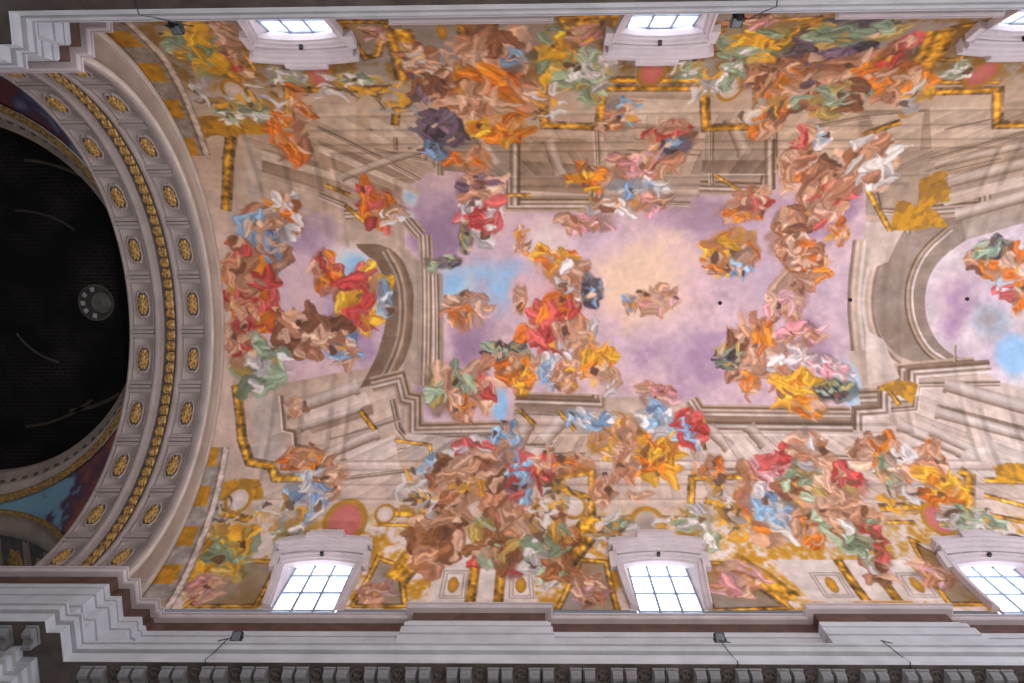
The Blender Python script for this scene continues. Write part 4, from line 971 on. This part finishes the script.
gar.build('leaf_garland', M['gold'], arch, True)
# archivolt: cavetto and fillets opening from the arch to the painted vault
av = [(0, 0., -12.2), (.06, .02, -12.16), (.12, .02, -12.16), (.14, 0, -12.2), (.2, 0, -12.34), (.35, 0, -12.46), (.5, 0, -12.5), (.64, 0, -12.46), (.74, 0, -12.38), (.76, 0, -12.3), (.86, 0, -12.28), (.92, 0, -12.28), (.95, 0, -12.38), (1.06, 0, -12.44)]
def avrow(i, n, prof):
    t = -1 + 2 * i / n; a = t * (PI / 2 + .04)
    y0, h0 = (AR * math.sin(a), AH + AR * math.cos(a)); y1, h1 = A * math.sin(a), HS + B * math.cos(a)
    if abs(a) > PI / 2: h0 = AH - (abs(a) - PI / 2) * AR
    return [(x, y0 + (y1 - y0) * u, h0 + (h1 - h0) * u + H0) for u, _, x in prof]
for nm, sl, m_ in (('edge_fillet', slice(0, 4), M['cream']), ('cavetto', slice(3, 10), M['buff']), ('outer_fillet', slice(9, 14), M['cream'])):
    MB().grid([avrow(i, 96, av[sl]) for i in range(97)]).build(nm, m_, arch, True)
# ------------------------------------------------------------------ the crossing: pendentives, side arch, ring and dark round canvas
CX, CR = -22.95, 7.6
RS = (CR + .35) * math.sqrt(2)
def pend_mat(name, c1, c2, c3, x0, x1):
    """painted sky or ground on one side, a mass of darker drapery towards the arch"""
    m = bpy.data.materials.new(name); m.use_nodes = True; nt = m.node_tree; b = nt.nodes['Principled BSDF']; b.inputs['Roughness'].default_value = .85
    tc = nt.nodes.new('ShaderNodeTexCoord'); no = nt.nodes.new('ShaderNodeTexNoise'); no.inputs['Scale'].default_value = .9; no.inputs['Detail'].default_value = 5
    sx = nt.nodes.new('ShaderNodeSeparateXYZ'); mr = nt.nodes.new('ShaderNodeMapRange'); mr.inputs['From Min'].default_value = x0; mr.inputs['From Max'].default_value = x1
    ad = nt.nodes.new('ShaderNodeMath'); ad.operation = 'MULTIPLY_ADD'; ad.inputs[1].default_value = 1.6
    r = nt.nodes.new('ShaderNodeValToRGB'); e = r.color_ramp.elements; e[0].position = .8; e[1].position = 1.5
    r.color_ramp.elements[0].position = .55; e[0].color = (*lin(c1), 1); e[1].position = 1.; e[1].color = (*lin(c3), 1); k = e.new(.68); k.color = (*lin(c2), 1)
    L_ = nt.links.new; L_(tc.outputs['Object'], no.inputs['Vector']); L_(tc.outputs['Object'], sx.inputs['Vector']); L_(sx.outputs['X'], mr.inputs['Value'])
    L_(no.outputs['Fac'], ad.inputs[0]); sb = nt.nodes.new('ShaderNodeMath'); sb.operation = 'SUBTRACT'; sb.inputs[1].default_value = .55; L_(mr.outputs['Result'], sb.inputs[0]); L_(sb.outputs[0], ad.inputs[2])
    L_(ad.outputs[0], r.inputs['Fac']); L_(r.outputs['Color'], b.inputs['Base Color']); return m
def pendentive(sg, m, label):
    mb = MB(); rows = []; n = 28; RP, DX_, DY_ = 11.3, 7.7, 8.45
    for i in range(n + 1):
        h = 22.0 + (29.05 - 22.0) * (i / n) ** .8; r = math.sqrt(RP * RP - (h - AH) ** 2)
        a0 = math.acos(min(1, DX_ / r)); a1 = math.asin(min(1, DY_ / r)); row = []
        for j in range(13):
            a = a0 + (a1 - a0) * j / 12; row.append((CX + r * math.cos(a), sg * r * math.sin(a), h + H0))
        rows.append(row)
    mb.grid(rows); o = mb.build('pendentive', m, None, True); return tag(o, label, 'pendentive', 'painted pendentives around the dark canvas')
pendentive(1, pend_mat('blue_fresco', (122, 162, 182), (84, 62, 84), (150, 84, 66), -19.5, -15.4), 'curved triangular pendentive painted with pale blue sky under the canvas')
pendentive(-1, pend_mat('red_fresco', (104, 48, 44), (72, 62, 92), (126, 132, 150), -20.5, -15.2), 'curved triangular pendentive painted in dark red above the canvas')
ring = empty('ring_cornice', (CX, 0, AH + CR + H0)); tag(ring, 'round moulded ring with a gold edge framing the dark canvas', 'cornice')
def lathe(prof, n=128):
    return MB().grid([[(CX + r * math.cos(2 * PI * i / n), r * math.sin(2 * PI * i / n), h + H0) for r, h in prof] for i in range(n)], closed_u=True)
zt = 29.6
lathe([(CR + .62, zt - .7), (CR + .42, zt - .72), (CR + .34, zt - .62), (CR + .34, zt - .5), (CR + .42, zt - .44)]).build('gold_edge', M['gold'], ring, True)
lathe([(CR + .42, zt - .46), (CR + .36, zt - .3), (CR + .3, zt - .1), (CR + .1, zt + .0), (CR + .06, zt + .1), (CR + .06, zt + .3)]).build('frieze', M['cream'], ring, True)
lathe([(CR + .06, zt + .3), (CR - .1, zt + .36), (CR - .1, zt + .44), (CR - .3, zt + .5), (CR - .34, zt + .6), (CR - .34, zt + 1.05)]).build('upper_moulding', M['buff'], ring, True)
bd = MB()
for i in range(96):
    a = 2 * PI * i / 96; r = CR + .02; c0 = Vector((CX + r * math.cos(a), r * math.sin(a), zt + .33 + H0)); d = Vector((math.cos(a), math.sin(a), 0)); t = Vector((-math.sin(a), math.cos(a), 0))
    rows = [[tuple(c0 - d * .1 * math.cos(u) + (t * math.cos(v) * .14 + Vector((0, 0, .1)) * math.sin(v)) * math.sin(u)) for v in [PI / 4 * q for q in range(8)]] for u in (.05, .8, 1.5)]
    bd.grid(rows, closed_v=True)
bd.build('bead_row', M['shade'], ring, True)
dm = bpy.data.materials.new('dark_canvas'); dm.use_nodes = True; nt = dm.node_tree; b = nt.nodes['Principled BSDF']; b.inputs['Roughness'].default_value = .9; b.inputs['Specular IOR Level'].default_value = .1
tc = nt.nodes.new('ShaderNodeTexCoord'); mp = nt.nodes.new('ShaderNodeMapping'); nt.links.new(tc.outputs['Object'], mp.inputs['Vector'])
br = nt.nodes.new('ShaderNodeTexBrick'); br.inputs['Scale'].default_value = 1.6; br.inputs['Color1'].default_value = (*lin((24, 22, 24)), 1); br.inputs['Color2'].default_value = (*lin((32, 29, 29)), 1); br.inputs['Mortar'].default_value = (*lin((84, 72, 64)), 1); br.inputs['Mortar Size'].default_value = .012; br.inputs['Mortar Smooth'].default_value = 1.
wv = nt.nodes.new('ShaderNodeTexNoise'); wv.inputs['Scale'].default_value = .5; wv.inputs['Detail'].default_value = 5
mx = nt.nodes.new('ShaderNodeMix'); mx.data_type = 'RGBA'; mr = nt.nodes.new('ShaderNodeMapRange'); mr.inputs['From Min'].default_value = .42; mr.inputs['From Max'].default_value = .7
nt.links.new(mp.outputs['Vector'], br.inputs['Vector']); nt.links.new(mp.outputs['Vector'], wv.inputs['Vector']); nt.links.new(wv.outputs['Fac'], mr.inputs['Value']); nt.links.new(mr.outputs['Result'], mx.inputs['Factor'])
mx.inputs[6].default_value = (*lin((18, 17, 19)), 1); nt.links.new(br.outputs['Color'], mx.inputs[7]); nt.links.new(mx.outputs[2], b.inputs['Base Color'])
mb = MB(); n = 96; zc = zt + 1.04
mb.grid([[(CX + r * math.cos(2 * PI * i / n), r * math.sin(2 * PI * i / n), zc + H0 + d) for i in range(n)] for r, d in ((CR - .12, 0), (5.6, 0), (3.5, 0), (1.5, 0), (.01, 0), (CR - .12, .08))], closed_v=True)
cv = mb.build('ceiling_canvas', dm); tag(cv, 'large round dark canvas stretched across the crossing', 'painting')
# painted bands and the little round opening on the canvas (flat paint)
for (cx_2, r0, r1, a0, a1, col) in ((-21.6, 5.3, 5.42, .9, 1.5, (58, 46, 34)), (-20.6, 3.6, 3.7, -1.6, -.9, (44, 38, 34)), (-19.6, 4.6, 4.75, 1.0, 1.5, (62, 48, 36)), (-18.9, 2.6, 2.7, 1.8, 2.6, (58, 54, 52)), (-20.5, 5.6, 5.72, -1.5, -1.1, (62, 52, 40))):
    mm = mat('canvas_paint', col, .9); mb = MB()
    mb.grid([[(cx_2 + r * math.cos(a0 + (a1 - a0) * i / 16), r * math.sin(a0 + (a1 - a0) * i / 16), zc - .012 + H0) for r in (r0, r1)] for i in range(17)]).build('painted_band', mm, cv)
def disc(x, y, r0, r1, a0, a1, z, nm, m, n=24):
    MB().grid([[(x + r * math.cos(a0 + (a1 - a0) * i / n), y + r * math.sin(a0 + (a1 - a0) * i / n), z + H0) for r in (r0, r1)] for i in range(n + 1)]).build(nm, m, cv)
LX, LY = -17.72, .1
disc(LX, LY, .68, .76, 0, 2 * PI, zc - .014, 'painted_ring', mat('painted_umber', (70, 62, 56), .9))
disc(LX, LY, .01, .68, 0, 2 * PI, zc - .013, 'painted_opening', mat('painted_shadow', (48, 45, 44), .9))
disc(LX + .22, LY, .01, .42, 0, 2 * PI, zc - .016, 'painted_lantern', mat('painted_grey', (92, 88, 84), .9, var=.2))
pl = mat('painted_light', (150, 150, 148), .9)
for a in (2.5, 3.1, 3.75, 4.5, 1.75): disc(LX, LY, .46, .64, a - .16, a + .16, zc - .018, 'painted_gleam', pl, 6)
# side arch of the crossing
sa = empty('side_arch', (CX, CR, AH + H0)); tag(sa, 'shadowed side arch with gold edge and coffered underside in the lower left', 'arch')
def sp(a, y, l=0.): return (CX - .12 + (7.6 - l) * math.sin(a), y + .8, AH + (7.6 - l) * math.cos(a) + H0)
def sstrip(prof, nm, m, a0=-1.42, a1=1.42, n=72):
    MB().grid([[sp(a0 + (a1 - a0) * i / n, y, l) for y, l in prof] for i in range(n + 1)]).build(nm, m, sa, True)
sstrip([(7.5, -.06), (7.44, -.04), (7.42, .06), (7.5, .14), (7.56, .14)], 'gilt_edge', M['gold'])
sstrip([(7.56, .14), (7.62, .1), (7.8, .1), (7.84, .2), (8.0, .22), (8.05, .3), (8.4, .3), (8.44, .22)], 'front_moulding', M['buff'])
sstrip([(8.44, .22), (10.6, .22), (10.6, .34), (10.8, .34), (10.8, .22), (11.6, .22), (11.6, -.6)], 'coffered_soffit', M['shade'])
for k in range(-6, 7):
    a = k * .235
    MB().grid([[sp(a + t, y, l) for t, l in ((-.02, .2), (-.02, .34), (.02, .34), (.02, .2))] for y in (8.44, 10.7)]).build('soffit_rib', M['buff'], sa)
for k in range(-6, 6):
    a = (k + .5) * .235; rows = []
    for s_, l in ((.45, .22), (.36, .32), (.2, .3), (.02, .38)): rows.append([sp(a + s_ * (1 + .12 * math.cos(6 * t)) * math.cos(t) / CR, 9.5 + 1.2 * s_ * (1 + .12 * math.cos(6 * t)) * math.sin(t), l) for t in [2 * PI * i / 24 for i in range(24)]])
    MB().grid(rows, closed_v=True).build('gilt_flower', M['gold'], sa, True)
# transept beyond: dark vault
mb = MB(); mb.grid([[(CX + (CR + .3) * math.sin(a), y, AH + (CR + .3) * math.cos(a) + H0) for y in (12.6, 22)] for a in [-1.57 + 3.14 * i / 32 for i in range(33)]])
mb.build('wall_transept', M['shade'], None, True, kind='structure')
mb = MB(); mb.grid([[(CX + (CR + .3) * math.sin(a), -y, AH + (CR + .3) * math.cos(a) + H0) for y in (8.9, 16)] for a in [-1.57 + 3.14 * i / 32 for i in range(33)]])
mb.build('wall_transept_far', M['shade'], None, True, kind='structure')
# ------------------------------------------------------------------ lower walls and floor (they bounce the light)
for sg, nm in ((1, 'wall_right'), (-1, 'wall_left')):
    mb = MB(); mb.box((5.6, sg * 9.3, (16.2 + H0) / 2), (34.6, .6, 16.2 + H0)); mb.build(nm, M['wallp'], None, kind='structure')
mb = MB(); mb.box((0, 0, -.1), (60, 24, .2)); mb.build('floor', M['floor'], None, kind='structure')
# ------------------------------------------------------------------ floodlights on the cornices and their cables
def floodlight(x, y, h, sg, label):
    k = .78
    e = empty('floodlight', (x, y, h + H0)); tag(e, label, 'floodlight', 'floodlights along the two cornices')
    rx = Matrix.Rotation(sg * math.radians(32), 3, 'X')
    def tr_(mb, rows): pass
    mb = MB(); mb.box((x, y, h + .22 + H0), (.34 * k, .16 * k, .4 * k), rx)
    for i in range(6): mb.box((x - .11 + .044 * i, y + sg * .08, h + .24 + H0), (.012, .08, .26), rx)
    mb.build('housing', M['black'], e)
    mb = MB(); n_ = rx @ Vector((0, -sg * .066, 0)); mb.box((x + n_.x, y + n_.y, h + .22 + n_.z + H0), (.27 * k, .02, .32 * k), rx); mb.build('lens', M['lens'], e)
    mb = MB(); mb.tube([(x - .16, y, h + .24 + H0), (x - .16, y, h + H0), (x + .16, y, h + H0), (x + .16, y, h + .24 + H0)], .018, 6); mb.box((x, y, h - .02 + H0), (.12, .12, .05)); mb.build('bracket', M['black'], e)
    return e
for x, sg, lb in ((-7.65, 1, 'small black floodlight standing on the lower cornice, nearest the coffered arch'), (4.98, 1, 'small black floodlight standing on the lower cornice, below the middle window'), (-8.1, -1, 'small black floodlight at the upper cornice, nearest the coffered arch'), (4.85, -1, 'small black floodlight at the upper cornice, beside the middle window')):
    floodlight(x, 7.76 if sg > 0 else -7.5, 18.06, sg, lb)
def cable(x, sg, dx, label, top=True):
    pts = [(x - (.3 if dx > 0 else -.3), sg * (7.6 + .1 * sg), 18.02), (x, sg * (7.55 + .08 * sg), 18.03), (x - dx * .1, sg * (7.53 + .08 * sg), 17.9), (x - dx * .3, sg * (7.53 + .08 * sg), 17.65), (x - dx * .6, sg * (7.54 + .08 * sg), 17.35), (x - dx, sg * (7.54 + .08 * sg), 17.04), (x - dx * 1.2, sg * 8.4, 17.0)]
    pts = [(a, b_, h + H0) for a, b_, h in pts]; o = MB().tube(pts, .014, 6).build('cable', M['cable'], None, True); tag(o, label, 'cable', 'cables run over the cornices')
cable(-7.6, -1, .75, 'thin dark cable slanting over the upper cornice to the floodlight near the arch')
cable(5.0, -1, -.35, 'thin dark cable over the upper cornice to the floodlight beside the middle window')
cable(-7.75, 1, .2, 'thin cable over the lower cornice under the floodlight near the arch')
cable(4.9, 1, -.2, 'thin cable over the lower cornice under the middle floodlight')
cable(9.0, 1, -.25, 'thin dark cable crossing the lower cornice below the broad plinth break')
# ------------------------------------------------------------------ light
wd = bpy.data.worlds.new('nave_air'); bpy.context.scene.world = wd; wd.use_nodes = True
bg = wd.node_tree.nodes['Background']; bg.inputs['Color'].default_value = (*lin(AMBC), 1); bg.inputs['Strength'].default_value = AMB
def area(name, loc, rot, sx, sy, power, col):
    l = bpy.data.lights.new(name, 'AREA'); l.shape = 'RECTANGLE'; l.size, l.size_y = sx, sy; l.energy = power; l.color = col
    o = bpy.data.objects.new(name, l); C.objects.link(o); o.location = loc; o.rotation_euler = rot; return o
area('floor_fill', (9, -3.5, .6), (PI, 0, 0), 30, 8, NAVE, lin((255, 244, 234)))  # added upward fill standing in for light bounced off the floor
area('nave_end_fill', (34, 0, 21), (0, math.radians(82), 0), 9, 10, END_FILL, lin((222, 234, 255)))  # added sideways fill from the unseen end of the nave
for x, sg in ((-7.65, 1), (4.98, 1), (17, 1), (-8.1, -1), (4.85, -1), (17, -1)):  # added fill at cornice height; floodlights are unlit, outermost pair has no fixture
    l = area('cornice_fill', (x, sg * 7.3, 18.5 + H0), (0, 0, 0), .5, .4, SIDE_FILL, lin((250, 246, 250)))
    l.rotation_euler = Vector((.12, -sg, .42)).to_track_quat('-Z', 'Y').to_euler()
# ------------------------------------------------------------------ camera
cam = bpy.data.cameras.new('camera'); cam.sensor_width = 36; cam.lens = 754.1 / 1024 * 36; cam.clip_end = 300
co_ = bpy.data.objects.new('camera', cam); C.objects.link(co_)
R3 = Matrix.Rotation(.1517, 3, 'X') @ Matrix.Rotation(.0184, 3, 'Y') @ Matrix.Rotation(-.0073, 3, 'Z')
rgt, dwn, fwd = R3[0], R3[1], R3[2]
m4 = Matrix((rgt, -dwn, -fwd)).transposed().to_4x4(); m4.translation = (0, -2.881, H0); co_.matrix_world = m4
sc = bpy.context.scene; sc.camera = co_
sc.view_settings.view_transform = 'Standard'; sc.view_settings.look = 'None'; sc.view_settings.gamma = 1; sc.view_settings.use_curve_mapping = False
sc.view_settings.exposure = EXPO
sc.cycles.max_bounces = 6; sc.cycles.diffuse_bounces = 4; sc.cycles.use_denoising = True
